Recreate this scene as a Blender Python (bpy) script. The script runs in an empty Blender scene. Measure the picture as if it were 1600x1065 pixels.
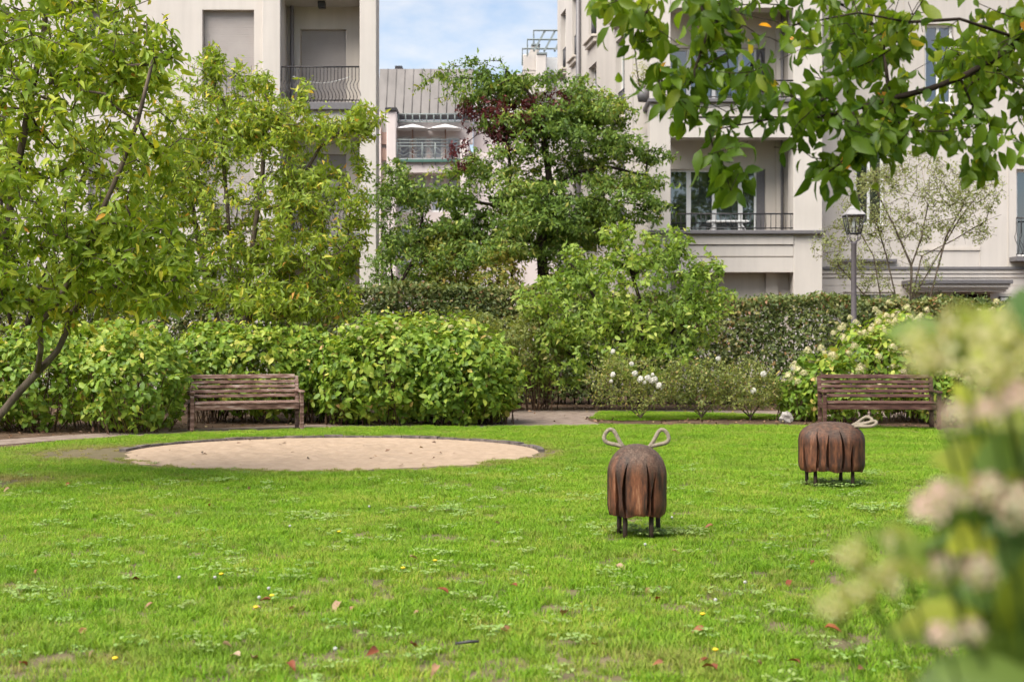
import bpy, math, random
import numpy as np
from mathutils import Vector, Matrix, noise as mnoise
R = math.radians
rng = np.random.default_rng(11)
random.seed(5)
SC = bpy.context.scene
COL = SC.collection
# ------------------------------------------------------------------ camera, sky, sun, exposure
F, CX, HY, EYE = 2222.0, 800.0, 515.0, 1.5      # focal length in photo pixels, principal column, horizon row, eye height
cam = bpy.data.objects.new('camera', bpy.data.cameras.new('camera'))
COL.objects.link(cam)
cam.location = (0, 0, EYE)
cam.rotation_euler = (R(90), 0, 0)
cam.data.sensor_width = 36
cam.data.lens = 50
cam.data.shift_y = -17.5 / 1600
cam.data.clip_start = 0.05
cam.data.clip_end = 2000
cam.data.dof.use_dof = True
cam.data.dof.focus_distance = 14.5
cam.data.dof.aperture_fstop = 3.6
SC.camera = cam

SUN_EL, SUN_AZ = 53, 222        # azimuth clockwise from +Y (view direction): the sun stands left, behind the camera
world = bpy.data.worlds.new('World')
SC.world = world
world.use_nodes = True
wn, wl = world.node_tree.nodes, world.node_tree.links
wn.clear()
sky = wn.new('ShaderNodeTexSky')
sky.sky_type = 'NISHITA'
sky.sun_disc = False
sky.sun_elevation = R(SUN_EL)
sky.sun_rotation = R(SUN_AZ)
sky.air_density = 1.0
sky.dust_density = 0.6
sky.ozone_density = 2.5
wtc = wn.new('ShaderNodeTexCoord')
wmap = wn.new('ShaderNodeMapping')
wmap.inputs['Scale'].default_value = (1, 1, 2.2)
wmap.inputs['Location'].default_value = (0.35, 0.2, 0.1)
wnz = wn.new('ShaderNodeTexNoise')
wnz.inputs['Scale'].default_value = 6.5
wnz.inputs['Detail'].default_value = 7
wnz.inputs['Roughness'].default_value = 0.55
wrp = wn.new('ShaderNodeValToRGB')
wrp.color_ramp.elements[0].position = 0.45
wrp.color_ramp.elements[0].color = (0.16, 0.16, 0.16, 1)
wrp.color_ramp.elements[1].position = 0.66
wrp.color_ramp.elements[1].color = (0.95, 0.95, 0.95, 1)
wmx = wn.new('ShaderNodeMixRGB')
wmx.inputs['Color2'].default_value = (5.6, 5.6, 5.7, 1)
wbg = wn.new('ShaderNodeBackground')
wbg.inputs['Strength'].default_value = 0.082
wo = wn.new('ShaderNodeOutputWorld')
wl.new(wtc.outputs['Generated'], wmap.inputs['Vector'])
wl.new(wmap.outputs['Vector'], wnz.inputs['Vector'])
wl.new(wnz.outputs['Fac'], wrp.inputs['Fac'])
wl.new(wrp.outputs['Color'], wmx.inputs['Fac'])
wl.new(sky.outputs['Color'], wmx.inputs['Color1'])
wl.new(wmx.outputs['Color'], wbg.inputs['Color'])
wl.new(wbg.outputs['Background'], wo.inputs['Surface'])

sun = bpy.data.objects.new('sun', bpy.data.lights.new('sun', 'SUN'))
COL.objects.link(sun)
sun.data.energy = 3.5
sun.data.angle = R(55)
sun.data.color = (1.0, 0.945, 0.85)
sd = Vector((math.sin(R(SUN_AZ)) * math.cos(R(SUN_EL)), math.cos(R(SUN_AZ)) * math.cos(R(SUN_EL)), math.sin(R(SUN_EL))))
sun.rotation_euler = sd.to_track_quat('Z', 'Y').to_euler()
sun.location = (-12, -12, 20)

SC.view_settings.view_transform = 'Standard'
SC.view_settings.look = 'None'
SC.view_settings.exposure = 1.12
SC.view_settings.gamma = 1.0
SC.cycles.use_denoising = True
SC.cycles.use_adaptive_sampling = True
SC.cycles.adaptive_threshold = 0.04
SC.cycles.max_bounces = 4
SC.cycles.diffuse_bounces = 3
SC.cycles.glossy_bounces = 3
SC.cycles.transmission_bounces = 3
SC.cycles.transparent_max_bounces = 4
SC.cycles.caustics_reflective = False
SC.cycles.caustics_refractive = False

# ------------------------------------------------------------------ helpers
def P(px, py, Y):                       # photo pixel at depth Y -> metres in the place
    return Vector(((px - CX) * Y / F, Y, EYE + (HY - py) * Y / F))
def G(px, py, z=0.0):                   # photo pixel on the ground -> metres
    Y = EYE * F / (py - HY)
    return Vector(((px - CX) * Y / F, Y, z))
def XZ(px, py, Y):
    p = P(px, py, Y)
    return p.x, p.z

class MB:
    def __init__(s):
        s.v, s.f, s.sm = [], [], []
    def add(s, vs, fs, smooth=False):
        o = len(s.v)
        s.v += [tuple(v) for v in vs]
        s.f += [tuple(i + o for i in f) for f in fs]
        s.sm += [smooth] * len(fs)
        return s
    def box(s, x0, x1, y0, y1, z0, z1, M=None, bev=0.0):
        b = bev
        if b <= 0:
            vs = [(x, y, z) for z in (z0, z1) for y in (y0, y1) for x in (x0, x1)]
            fs = [(0, 2, 3, 1), (4, 5, 7, 6), (0, 1, 5, 4), (2, 6, 7, 3), (0, 4, 6, 2), (1, 3, 7, 5)]
        else:                            # chamfered box
            vs, idx = [], {}
            for k, z in enumerate((z0, z1)):
                for j, y in enumerate((y0, y1)):
                    for i, x in enumerate((x0, x1)):
                        sx, sy, sz = (b if i == 0 else -b), (b if j == 0 else -b), (b if k == 0 else -b)
                        idx[(i, j, k)] = len(vs)
                        vs += [(x, y + sy, z + sz), (x + sx, y, z + sz), (x + sx, y + sy, z)]
            I = lambda i, j, k, a: idx[(i, j, k)] + a
            fs = []
            for i in (0, 1): fs.append(tuple(I(i, *jk, 0) for jk in ([(0, 0), (0, 1), (1, 1), (1, 0)][::(1 if i == 0 else -1)])))
            for j in (0, 1): fs.append(tuple(I(a, j, c, 1) for a, c in ([(0, 0), (1, 0), (1, 1), (0, 1)][::(1 if j == 0 else -1)])))
            for k in (0, 1): fs.append(tuple(I(a, c, k, 2) for a, c in ([(0, 0), (0, 1), (1, 1), (1, 0)][::(1 if k == 0 else -1)])))
            for j in (0, 1):
                for k in (0, 1): fs.append((I(0, j, k, 1), I(0, j, k, 2), I(1, j, k, 2), I(1, j, k, 1)))
            for i in (0, 1):
                for k in (0, 1): fs.append((I(i, 0, k, 0), I(i, 0, k, 2), I(i, 1, k, 2), I(i, 1, k, 0)))
            for i in (0, 1):
                for j in (0, 1): fs.append((I(i, j, 0, 0), I(i, j, 0, 1), I(i, j, 1, 1), I(i, j, 1, 0)))
            for i in (0, 1):
                for j in (0, 1):
                    for k in (0, 1): fs.append((I(i, j, k, 0), I(i, j, k, 1), I(i, j, k, 2)))
        if M is not None:
            vs = [M @ Vector(v) for v in vs]
        return s.add(vs, fs)
    def tube(s, pts, rad, n=6, caps=True, smooth=True, closed=False):
        pts = [Vector(p) for p in pts]
        if not hasattr(rad, '__len__'): rad = [rad] * len(pts)
        vs, fs, m = [], [], len(pts)
        up = None
        for i, p in enumerate(pts):
            if closed: d = pts[(i + 1) % m] - pts[i - 1]
            else: d = pts[min(i + 1, m - 1)] - pts[max(i - 1, 0)]
            d.normalize()
            if up is None:
                up = Vector((0, 0, 1)) if abs(d.z) < .9 else Vector((1, 0, 0))
            a = d.cross(up)
            if a.length < 1e-6: a = d.cross(Vector((0, 1, 0.3)))
            a.normalize()
            b = a.cross(d).normalized()
            up = b
            for k in range(n):
                t = 2 * math.pi * k / n
                vs.append(p + (a * math.cos(t) + b * math.sin(t)) * rad[i])
        for i in range(m if closed else m - 1):
            for k in range(n):
                j, i2 = (k + 1) % n, (i + 1) % m
                fs.append((i * n + k, i * n + j, i2 * n + j, i2 * n + k))
        if caps and not closed:
            fs.append(tuple(range(n))[::-1])
            fs.append(tuple((m - 1) * n + k for k in range(n)))
        return s.add(vs, fs, smooth)
    def lathe(s, prof, n=16, c=(0, 0, 0), smooth=True, phase=0.0):
        vs, fs = [], []
        for r, z in prof:
            for k in range(n):
                t = 2 * math.pi * k / n + phase
                vs.append((c[0] + r * math.cos(t), c[1] + r * math.sin(t), c[2] + z))
        for i in range(len(prof) - 1):
            for k in range(n):
                j = (k + 1) % n
                fs.append((i * n + k, i * n + j, (i + 1) * n + j, (i + 1) * n + k))
        fs.append(tuple(range(n))[::-1])
        fs.append(tuple((len(prof) - 1) * n + k for k in range(n)))
        return s.add(vs, fs, smooth)
    def prism(s, poly, z0, z1):
        n = len(poly)
        vs = [(x, y, z0) for x, y in poly] + [(x, y, z1) for x, y in poly]
        fs = [tuple(range(n))[::-1], tuple(range(n, 2 * n))] + [(i, (i + 1) % n, n + (i + 1) % n, n + i) for i in range(n)]
        return s.add(vs, fs)
    def build(s, name, mat, parent=None, world_coords=True, M=None):
        me = bpy.data.meshes.new(name)
        vs = s.v
        if M is not None: vs = [M @ Vector(v) for v in vs]
        if parent is not None and world_coords:
            l = root_loc(parent)
            vs = [(v[0] - l[0], v[1] - l[1], v[2] - l[2]) for v in vs]
        me.from_pydata([tuple(v) for v in vs], [], s.f)
        me.polygons.foreach_set('use_smooth', s.sm)
        me.materials.append(mat)
        me.update()
        return link(name, me, parent)

def root_loc(o):
    l = Vector((0, 0, 0))
    while o is not None:
        l = l + o.location
        o = o.parent
    return l
def link(name, me, parent=None):
    o = bpy.data.objects.new(name, me)
    COL.objects.link(o)
    if parent is not None: o.parent = parent
    return o
def tag(o, label=None, cat=None, group=None, kind=None):
    if label: o['label'] = label
    if cat: o['category'] = cat
    if group: o['group'] = group
    if kind: o['kind'] = kind
    return o
def thing(name, label, cat, loc, rz=0, group=None):
    o = bpy.data.objects.new(name, None)
    o.empty_display_size = 0.2
    COL.objects.link(o)
    o.location = loc
    o.rotation_euler = (0, 0, rz)
    return tag(o, label, cat, group)
def ngon_obj(name, pts, mat, kind='structure', parent=None):
    me = bpy.data.meshes.new(name)
    me.from_pydata([tuple(p) for p in pts], [], [tuple(range(len(pts)))])
    if me.polygons[0].normal.z < 0: me.flip_normals()
    me.materials.append(mat)
    o = link(name, me, parent)
    if kind: o['kind'] = kind
    return o

# ---- materials
def new_mat(name):
    m = bpy.data.materials.new(name)
    m.use_nodes = True
    nt = m.node_tree
    nt.nodes.clear()
    out = nt.nodes.new('ShaderNodeOutputMaterial')
    return m, nt, out
def N(nt, t, **kw):
    n = nt.nodes.new(t)
    for k, v in kw.items():
        if k in n.inputs: n.inputs[k].default_value = v
        else: setattr(n, k, v)
    return n
def ramp(nt, stops):
    r = nt.nodes.new('ShaderNodeValToRGB')
    e = r.color_ramp.elements
    while len(e) < len(stops): e.new(0.5)
    for i, (p, c) in enumerate(stops):
        e[i].position = p
        e[i].color = (*c, 1)
    return r
def noise_mat(name, stops, scale=8, detail=6, rough=0.7, bump=0.0, bscale=None, stretch=(1, 1, 1), spec=0.3, metal=0.0, coord='Object', dist=0.01):
    m, nt, out = new_mat(name)
    tc = N(nt, 'ShaderNodeTexCoord')
    mp = N(nt, 'ShaderNodeMapping')
    mp.inputs['Scale'].default_value = stretch
    nz = N(nt, 'ShaderNodeTexNoise', Scale=scale, Detail=detail, Roughness=0.6)
    rp = ramp(nt, stops)
    b = N(nt, 'ShaderNodeBsdfPrincipled', Roughness=rough, Metallic=metal)
    b.inputs['Specular IOR Level'].default_value = spec
    L = nt.links.new
    L(tc.outputs[coord], mp.inputs['Vector'])
    L(mp.outputs['Vector'], nz.inputs['Vector'])
    L(nz.outputs['Fac'], rp.inputs['Fac'])
    L(rp.outputs['Color'], b.inputs['Base Color'])
    if bump:
        n2 = N(nt, 'ShaderNodeTexNoise', Scale=bscale or scale * 4, Detail=8)
        bp = N(nt, 'ShaderNodeBump', Strength=bump, Distance=dist)
        L(mp.outputs['Vector'], n2.inputs['Vector'])
        L(n2.outputs['Fac'], bp.inputs['Height'])
        L(bp.outputs['Normal'], b.inputs['Normal'])
    L(b.outputs['BSDF'], out.inputs['Surface'])
    return m
def leaf_mat(name, stops, transl=0.42, rough=0.46, spec=0.32, attr='tint', tcol=(1.35, 1.3, 0.55)):
    m, nt, out = new_mat(name)
    L = nt.links.new
    at = N(nt, 'ShaderNodeAttribute', attribute_name=attr)
    rp = ramp(nt, stops)
    L(at.outputs['Fac'], rp.inputs['Fac'])
    tc = N(nt, 'ShaderNodeTexCoord')
    nz = N(nt, 'ShaderNodeTexNoise', Scale=26.0, Detail=3)
    hs = N(nt, 'ShaderNodeHueSaturation')
    mr = N(nt, 'ShaderNodeMapRange')
    mr.inputs['To Min'].default_value = 0.75
    mr.inputs['To Max'].default_value = 1.25
    L(tc.outputs['Object'], nz.inputs['Vector'])
    L(nz.outputs['Fac'], mr.inputs['Value'])
    L(mr.outputs['Result'], hs.inputs['Value'])
    L(rp.outputs['Color'], hs.inputs['Color'])
    b = N(nt, 'ShaderNodeBsdfPrincipled', Roughness=rough)
    b.inputs['Specular IOR Level'].default_value = spec
    L(hs.outputs['Color'], b.inputs['Base Color'])
    t = N(nt, 'ShaderNodeBsdfTranslucent')
    mc = N(nt, 'ShaderNodeMixRGB', blend_type='MULTIPLY')
    mc.inputs['Fac'].default_value = 1
    mc.inputs['Color2'].default_value = (*tcol, 1)
    L(hs.outputs['Color'], mc.inputs['Color1'])
    L(mc.outputs['Color'], t.inputs['Color'])
    mx = N(nt, 'ShaderNodeMixShader')
    mx.inputs['Fac'].default_value = transl
    L(b.outputs['BSDF'], mx.inputs[1])
    L(t.outputs['BSDF'], mx.inputs[2])
    L(mx.outputs['Shader'], out.inputs['Surface'])
    return m
def plain(name, col, rough=0.5, metal=0.0, spec=0.4, var=0.12, scale=14):
    lo = tuple(c * (1 - var) for c in col)
    hi = tuple(min(1, c * (1 + var)) for c in col)
    return noise_mat(name, [(0.3, lo), (0.7, hi)], scale=scale, rough=rough, metal=metal, spec=spec)
def stucco_mat(name, col, stain=0.88):
    m, nt, out = new_mat(name)
    L = nt.links.new
    tc = N(nt, 'ShaderNodeTexCoord')
    n1 = N(nt, 'ShaderNodeTexNoise', Scale=0.6, Detail=5, Roughness=0.6)
    mp = N(nt, 'ShaderNodeMapping')
    mp.inputs['Scale'].default_value = (3.5, 3.5, 0.22)
    n2 = N(nt, 'ShaderNodeTexNoise', Scale=1.3, Detail=6, Roughness=0.65)
    L(tc.outputs['Object'], n1.inputs['Vector'])
    L(tc.outputs['Object'], mp.inputs['Vector'])
    L(mp.outputs['Vector'], n2.inputs['Vector'])
    mul = N(nt, 'ShaderNodeMath', operation='MULTIPLY')
    L(n1.outputs['Fac'], mul.inputs[0])
    L(n2.outputs['Fac'], mul.inputs[1])
    rp = ramp(nt, [(0.12, tuple(c * stain for c in col)), (0.34, col)])
    L(mul.outputs[0], rp.inputs['Fac'])
    b = N(nt, 'ShaderNodeBsdfPrincipled', Roughness=0.9)
    b.inputs['Specular IOR Level'].default_value = 0.15
    L(rp.outputs['Color'], b.inputs['Base Color'])
    n3 = N(nt, 'ShaderNodeTexNoise', Scale=60.0, Detail=4)
    L(tc.outputs['Object'], n3.inputs['Vector'])
    bp = N(nt, 'ShaderNodeBump', Strength=0.25, Distance=0.004)
    L(n3.outputs['Fac'], bp.inputs['Height'])
    L(bp.outputs['Normal'], b.inputs['Normal'])
    L(b.outputs['BSDF'], out.inputs['Surface'])
    return m

M_soil = noise_mat('soil', [(0.3, (0.055, 0.035, 0.022)), (0.55, (0.11, 0.072, 0.048)), (0.75, (0.19, 0.13, 0.09))], scale=3, detail=10, rough=0.95, bump=0.8, bscale=18, spec=0.1, dist=0.02)
M_lawn = noise_mat('lawn_soil', [(0.3, (0.10, 0.095, 0.045)), (0.55, (0.17, 0.135, 0.08)), (0.75, (0.25, 0.19, 0.125))], scale=1.2, detail=10, rough=0.95, bump=0.6, bscale=25, spec=0.1, dist=0.02)
M_path = noise_mat('path_gravel', [(0.3, (0.15, 0.11, 0.085)), (0.5, (0.24, 0.185, 0.15)), (0.72, (0.31, 0.25, 0.21))], scale=5, detail=12, rough=0.95, bump=0.5, bscale=60, spec=0.1)
M_sand = noise_mat('sand', [(0.25, (0.344, 0.252, 0.172)), (0.5, (0.413, 0.302, 0.212)), (0.75, (0.464, 0.349, 0.252))], scale=9, detail=12, rough=0.95, bump=0.5, bscale=40, spec=0.1, dist=0.02)
M_stucco = stucco_mat('cream_stucco', (0.585, 0.535, 0.492))
M_stucco2 = stucco_mat('beige_stucco', (0.61, 0.55, 0.49))
M_pink = stucco_mat('pale_pink_stucco', (0.68, 0.595, 0.565))
M_shutter = noise_mat('shutter_grey', [(0.3, (0.36, 0.32, 0.30)), (0.7, (0.40, 0.36, 0.34))], scale=2, rough=0.55)
M_dark = plain('dark_metal', (0.045, 0.042, 0.045), 0.45, 0.3)
M_grey = plain('grey_metal', (0.16, 0.15, 0.155), 0.5, 0.2)
M_zinc = noise_mat('zinc_roof', [(0.3, (0.13, 0.118, 0.112)), (0.7, (0.185, 0.168, 0.16))], scale=1.5, rough=0.5, metal=0.2, stretch=(1, 1, 0.3))
M_white = plain('white_paint', (0.78, 0.77, 0.75), 0.4, var=0.04)
M_green = plain('green_steel', (0.07, 0.15, 0.12), 0.5)
M_steel = plain('grey_green_steel', (0.20, 0.225, 0.22), 0.5)
M_inside = plain('dark_room', (0.03, 0.028, 0.025), 0.9, spec=0.0)
M_terr = plain('terracotta_panel', (0.62, 0.44, 0.37), 0.8)
def glass_mat(name, tint=(0.02, 0.024, 0.026), rough=0.02):
    m, nt, out = new_mat(name)
    b = N(nt, 'ShaderNodeBsdfPrincipled', Roughness=rough)
    b.inputs['Base Color'].default_value = (*tint, 1)
    b.inputs['Specular IOR Level'].default_value = 1.0
    b.inputs['IOR'].default_value = 1.9
    tc = N(nt, 'ShaderNodeTexCoord')
    nz = N(nt, 'ShaderNodeTexNoise', Scale=1.4, Detail=1)
    bp = N(nt, 'ShaderNodeBump', Strength=0.04, Distance=0.05)
    nt.links.new(tc.outputs['Object'], nz.inputs['Vector'])
    nt.links.new(nz.outputs['Fac'], bp.inputs['Height'])
    nt.links.new(bp.outputs['Normal'], b.inputs['Normal'])
    nt.links.new(b.outputs['BSDF'], out.inputs['Surface'])
    return m
M_glass = glass_mat('window_glass')
M_glass_far = glass_mat('window_glass_far', (0.34, 0.37, 0.42), 0.08)
def clear_glass():
    m, nt, out = new_mat('lantern_glass')
    t = N(nt, 'ShaderNodeBsdfTransparent')
    t.inputs['Color'].default_value = (0.93, 0.95, 0.94, 1)
    g = N(nt, 'ShaderNodeBsdfGlossy', Roughness=0.05)
    mx = N(nt, 'ShaderNodeMixShader')
    mx.inputs['Fac'].default_value = 0.12
    nt.links.new(t.outputs[0], mx.inputs[1])
    nt.links.new(g.outputs[0], mx.inputs[2])
    nt.links.new(mx.outputs[0], out.inputs['Surface'])
    return m
M_clear = clear_glass()
M_bark = noise_mat('grey_brown_bark', [(0.3, (0.055, 0.042, 0.032)), (0.55, (0.13, 0.10, 0.075)), (0.75, (0.22, 0.18, 0.14))], scale=9, detail=8, rough=0.9, bump=0.8, bscale=30, stretch=(1, 1, 0.35), spec=0.1)
M_bark_dark = noise_mat('dark_bark', [(0.3, (0.018, 0.013, 0.010)), (0.6, (0.05, 0.037, 0.028)), (0.8, (0.10, 0.08, 0.06))], scale=12, detail=8, rough=0.9, bump=0.8, bscale=40, spec=0.1)
M_twig = noise_mat('red_brown_twig', [(0.3, (0.06, 0.035, 0.022)), (0.7, (0.16, 0.10, 0.065))], scale=20, rough=0.8, spec=0.1)

L_left = leaf_mat('leaf_left_tree', [(0.0, (0.135, 0.213, 0.024)), (0.45, (0.243, 0.350, 0.035)), (0.8, (0.431, 0.484, 0.055)), (0.95, (0.719, 0.600, 0.066)), (1.0, (0.719, 0.315, 0.066))])
L_mag = leaf_mat('leaf_magnolia', [(0.0, (0.142, 0.216, 0.028)), (0.45, (0.275, 0.376, 0.046)), (0.8, (0.441, 0.501, 0.066)), (0.95, (0.706, 0.602, 0.088)), (1.0, (0.742, 0.367, 0.077))])
L_hyd = leaf_mat('leaf_hydrangea', [(0.0, (0.094, 0.176, 0.024)), (0.45, (0.202, 0.314, 0.035)), (0.8, (0.374, 0.429, 0.061)), (0.95, (0.662, 0.550, 0.143)), (1.0, (0.605, 0.330, 0.176))], transl=0.3)
L_hedge = leaf_mat('leaf_hedge', [(0.0, (0.056, 0.088, 0.025)), (0.45, (0.126, 0.170, 0.048)), (0.75, (0.240, 0.255, 0.081)), (0.9, (0.328, 0.255, 0.100)), (1.0, (0.303, 0.156, 0.075))], transl=0.25)
L_cherry = leaf_mat('leaf_garden_tree', [(0.0, (0.063, 0.120, 0.020)), (0.45, (0.137, 0.225, 0.035)), (0.8, (0.259, 0.343, 0.055)), (1.0, (0.486, 0.463, 0.110))], transl=0.32)
L_red = leaf_mat('leaf_dark_red', [(0.0, (0.045, 0.010, 0.012)), (0.6, (0.12, 0.022, 0.024)), (1.0, (0.22, 0.07, 0.05))], transl=0.3, tcol=(1.3, 0.6, 0.5))
L_yel = leaf_mat('leaf_yellow_shrub', [(0.0, (0.10, 0.15, 0.03)), (0.4, (0.24, 0.27, 0.05)), (0.8, (0.45, 0.40, 0.08)), (1.0, (0.45, 0.25, 0.09))])
L_dog = leaf_mat('leaf_dogwood', [(0.0, (0.105, 0.180, 0.029)), (0.45, (0.226, 0.342, 0.053)), (0.8, (0.403, 0.487, 0.092)), (1.0, (0.678, 0.641, 0.208))])
L_rose = leaf_mat('leaf_rose', [(0.0, (0.109, 0.159, 0.039)), (0.5, (0.265, 0.302, 0.085)), (0.85, (0.421, 0.416, 0.143)), (1.0, (0.530, 0.331, 0.143))])
L_over = leaf_mat('leaf_overhang', [(0.0, (0.058, 0.121, 0.012)), (0.45, (0.136, 0.221, 0.018)), (0.8, (0.290, 0.340, 0.030)), (0.95, (0.618, 0.467, 0.040)), (1.0, (0.926, 0.383, 0.060))], transl=0.55, rough=0.38)
L_airy = leaf_mat('leaf_airy_tree', [(0.0, (0.14, 0.17, 0.06)), (0.5, (0.27, 0.30, 0.12)), (1.0, (0.42, 0.44, 0.22))])
L_yew = leaf_mat('leaf_dark_green', [(0.0, (0.016, 0.04, 0.012)), (1.0, (0.05, 0.09, 0.03))], transl=0.2)
L_pet = leaf_mat('petal_cream', [(0.0, (0.460, 0.486, 0.185)), (0.5, (0.691, 0.641, 0.370)), (1.0, (0.775, 0.620, 0.462))], transl=0.3, tcol=(1, 1, 0.9))
L_petpink = leaf_mat('petal_pink', [(0.0, (0.60, 0.58, 0.36)), (0.5, (0.66, 0.50, 0.41)), (1.0, (0.66, 0.42, 0.36))], transl=0.35, tcol=(1, 0.95, 0.9))
L_petwhite = leaf_mat('petal_white', [(0.0, (0.70, 0.67, 0.58)), (1.0, (0.86, 0.84, 0.80))], transl=0.3, tcol=(1, 1, 1))

# ---- leaves: every leaf is a folded, arched blade; 'tint' picks its colour
def template(lod, wr, fold=0.22, arch=0.25):
    hw = wr * 0.5
    if lod == 'hi':
        rows = [(0.28, 0.78), (0.60, 0.92), (0.84, 0.5)]
        v = [(0, 0, 0)]
        for t, w in rows:
            z = -arch * t * t
            v += [(-hw * w, t, z + fold * hw * w), (0, t, z), (hw * w, t, z + fold * hw * w)]
        v.append((0, 1.0, -arch * 1.05))
        f = [(0, 2, 1), (0, 3, 2), (1, 2, 5, 4), (2, 3, 6, 5), (4, 5, 8, 7), (5, 6, 9, 8), (7, 8, 10), (8, 9, 10)]
    elif lod == 'mid':
        v = [(0, 0, 0)]
        for t, w in [(0.30, 0.9), (0.66, 0.85)]:
            z = -arch * t * t
            v += [(-hw * w, t, z + fold * hw * w), (0, t, z), (hw * w, t, z + fold * hw * w)]
        v.append((0, 1.0, -arch))
        f = [(0, 2, 1), (0, 3, 2), (1, 2, 5, 4), (2, 3, 6, 5), (4, 5, 7), (5, 6, 7)]
    else:
        v = [(0, 0, 0), (-hw, 0.45, -arch * .2 + fold * hw), (0, 0.5, -arch * .25), (hw, 0.45, -arch * .2 + fold * hw), (0, 1, -arch)]
        f = [(0, 2, 1), (0, 3, 2), (1, 2, 4), (2, 3, 4)]
    return np.array(v, float), f
def unit(a):
    return a / np.maximum(np.linalg.norm(a, axis=-1, keepdims=True), 1e-9)
def rnd_unit(n):
    return unit(rng.normal(size=(n, 3)))
def frames(d, nrm):
    d = unit(d)
    x = unit(np.cross(d, nrm))
    z = np.cross(x, d)
    return np.stack([x, d, z], axis=-1)          # columns: side, along, normal
def mesh_from(name, tv, tf, pos, fr, ln, tint, mat):
    n, k = len(pos), len(tv)
    V = np.einsum('nij,kj->nki', fr, tv) * ln[:, None, None] + pos[:, None, :]
    me = bpy.data.meshes.new(name)
    me.vertices.add(n * k)
    me.vertices.foreach_set('co', V.reshape(-1).astype(np.float32))
    flat = np.concatenate([np.array(f) for f in tf])
    sizes = np.array([len(f) for f in tf])
    nl = len(flat)
    loops = (flat[None, :] + (np.arange(n) * k)[:, None]).reshape(-1)
    tot = np.tile(sizes, n)
    start = np.concatenate([[0], np.cumsum(tot)[:-1]])
    me.loops.add(n * nl)
    me.loops.foreach_set('vertex_index', loops.astype(np.int32))
    me.polygons.add(n * len(tf))
    me.polygons.foreach_set('loop_start', start.astype(np.int32))
    me.polygons.foreach_set('loop_total', tot.astype(np.int32))
    me.polygons.foreach_set('use_smooth', np.ones(n * len(tf), bool))
    me.update(calc_edges=True)
    a = me.attributes.new('tint', 'FLOAT', 'POINT')
    a.data.foreach_set('value', np.repeat(tint, k).astype(np.float32))
    me.materials.append(mat)
    return me
def foliage(root, mat, pos, d, nrm, ln, tint, wr=0.5, lod='lo', n_obj=0, name='foliage', fold=0.22, arch=0.25):
    """All leaves of one plant: those that show largest become single leaf objects, the rest one part."""
    fr = frames(d, nrm)
    off = np.array(root_loc(root))
    idx = np.arange(len(pos))
    chosen = np.array([], int)
    if n_obj:
        px = CX + F * pos[:, 0] / pos[:, 1]
        py = HY + F * (EYE - pos[:, 2]) / pos[:, 1]
        ok = (px > -10) & (px < 1610) & (py > -10) & (py < 1075) & (pos[:, 1] > 0.3)
        score = np.where(ok, ln * F / pos[:, 1] * (1 + 0.15 * rng.random(len(pos))), -1) - 60 * (pos[:, 1] - pos[:, 1].min()) / max(np.ptp(pos[:, 1]), .1) * ok
        cand = idx[ok]
        chosen = cand[np.argsort(-score[cand])][:n_obj]
        tv, tf = template('hi', wr, fold, arch)
        order = chosen[np.argsort(tint[chosen])]
        for grp in np.array_split(order, 10):
            if not len(grp): continue
            me = mesh_from('leaf', *template('hi', wr, fold * rng.uniform(.5, 1.6), arch * rng.uniform(.4, 1.7)), np.zeros((1, 3)), np.eye(3)[None], np.ones(1), np.array([tint[grp].mean()]), mat)
            for i in grp:
                o = bpy.data.objects.new('leaf', me)
                Mx = Matrix([[*(fr[i][r] * ln[i]), pos[i][r] - off[r]] for r in range(3)] + [[0, 0, 0, 1]])
                o.matrix_basis = Mx
                o.parent = root
                COL.objects.link(o)
    rest = np.setdiff1d(idx, chosen)
    tv, tf = template(lod, wr, fold, arch)
    me = mesh_from(name, tv, tf, pos[rest] - off, fr[rest], ln[rest], tint[rest], mat)
    o = link(name, me, root)
    o['kind'] = 'stuff'
    return o
def rosettes(tips, dirs, k, L, open_lo=50, open_hi=85, droop=0.3, along=0.1, jit=0.03, lvar=0.25):
    n = len(tips)
    d = unit(dirs)
    a = unit(np.cross(d, rnd_unit(n)))
    b = np.cross(d, a)
    tips, d, a, b = [np.repeat(x, k, axis=0) for x in (tips, d, a, b)]
    j = np.tile(np.arange(k), n)
    m = n * k
    az = j * 2.4 + np.repeat(rng.random(n) * 6.28, k) + rng.normal(size=m) * 0.3
    op = np.radians(rng.uniform(open_lo, open_hi, m))
    rad = a * np.cos(az)[:, None] + b * np.sin(az)[:, None]
    ld = d * np.cos(op)[:, None] + rad * np.sin(op)[:, None]
    nr = d * np.sin(op)[:, None] - rad * np.cos(op)[:, None] + rng.normal(size=(m, 3)) * 0.5
    ld[:, 2] -= droop * rng.uniform(0.4, 1.4, m)
    nr[:, 2] += 0.35
    pos = tips - d * (rng.random(m) * along)[:, None] + rng.normal(size=(m, 3)) * jit
    ln = L * (1 + lvar * rng.normal(size=m)).clip(0.45, 1.6)
    return pos, unit(ld), nr, ln
def tints(n, lo=0.0, hi=0.9, odd=0.03, pos=None, patch=0.0):
    t = rng.beta(2.2, 2.2, n) * (hi - lo) + lo
    if pos is not None and patch:
        s = np.sin(pos[:, 0] * 3.1 + 1.3) + np.sin(pos[:, 2] * 3.7 + 2) + np.sin(pos[:, 1] * 2.9 + pos[:, 0] * 1.7)
        t = t + patch * s / 3
    o = rng.random(n) < odd
    t[o] = rng.uniform(0.9, 1.0, o.sum())
    return t.clip(0, 1)

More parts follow.
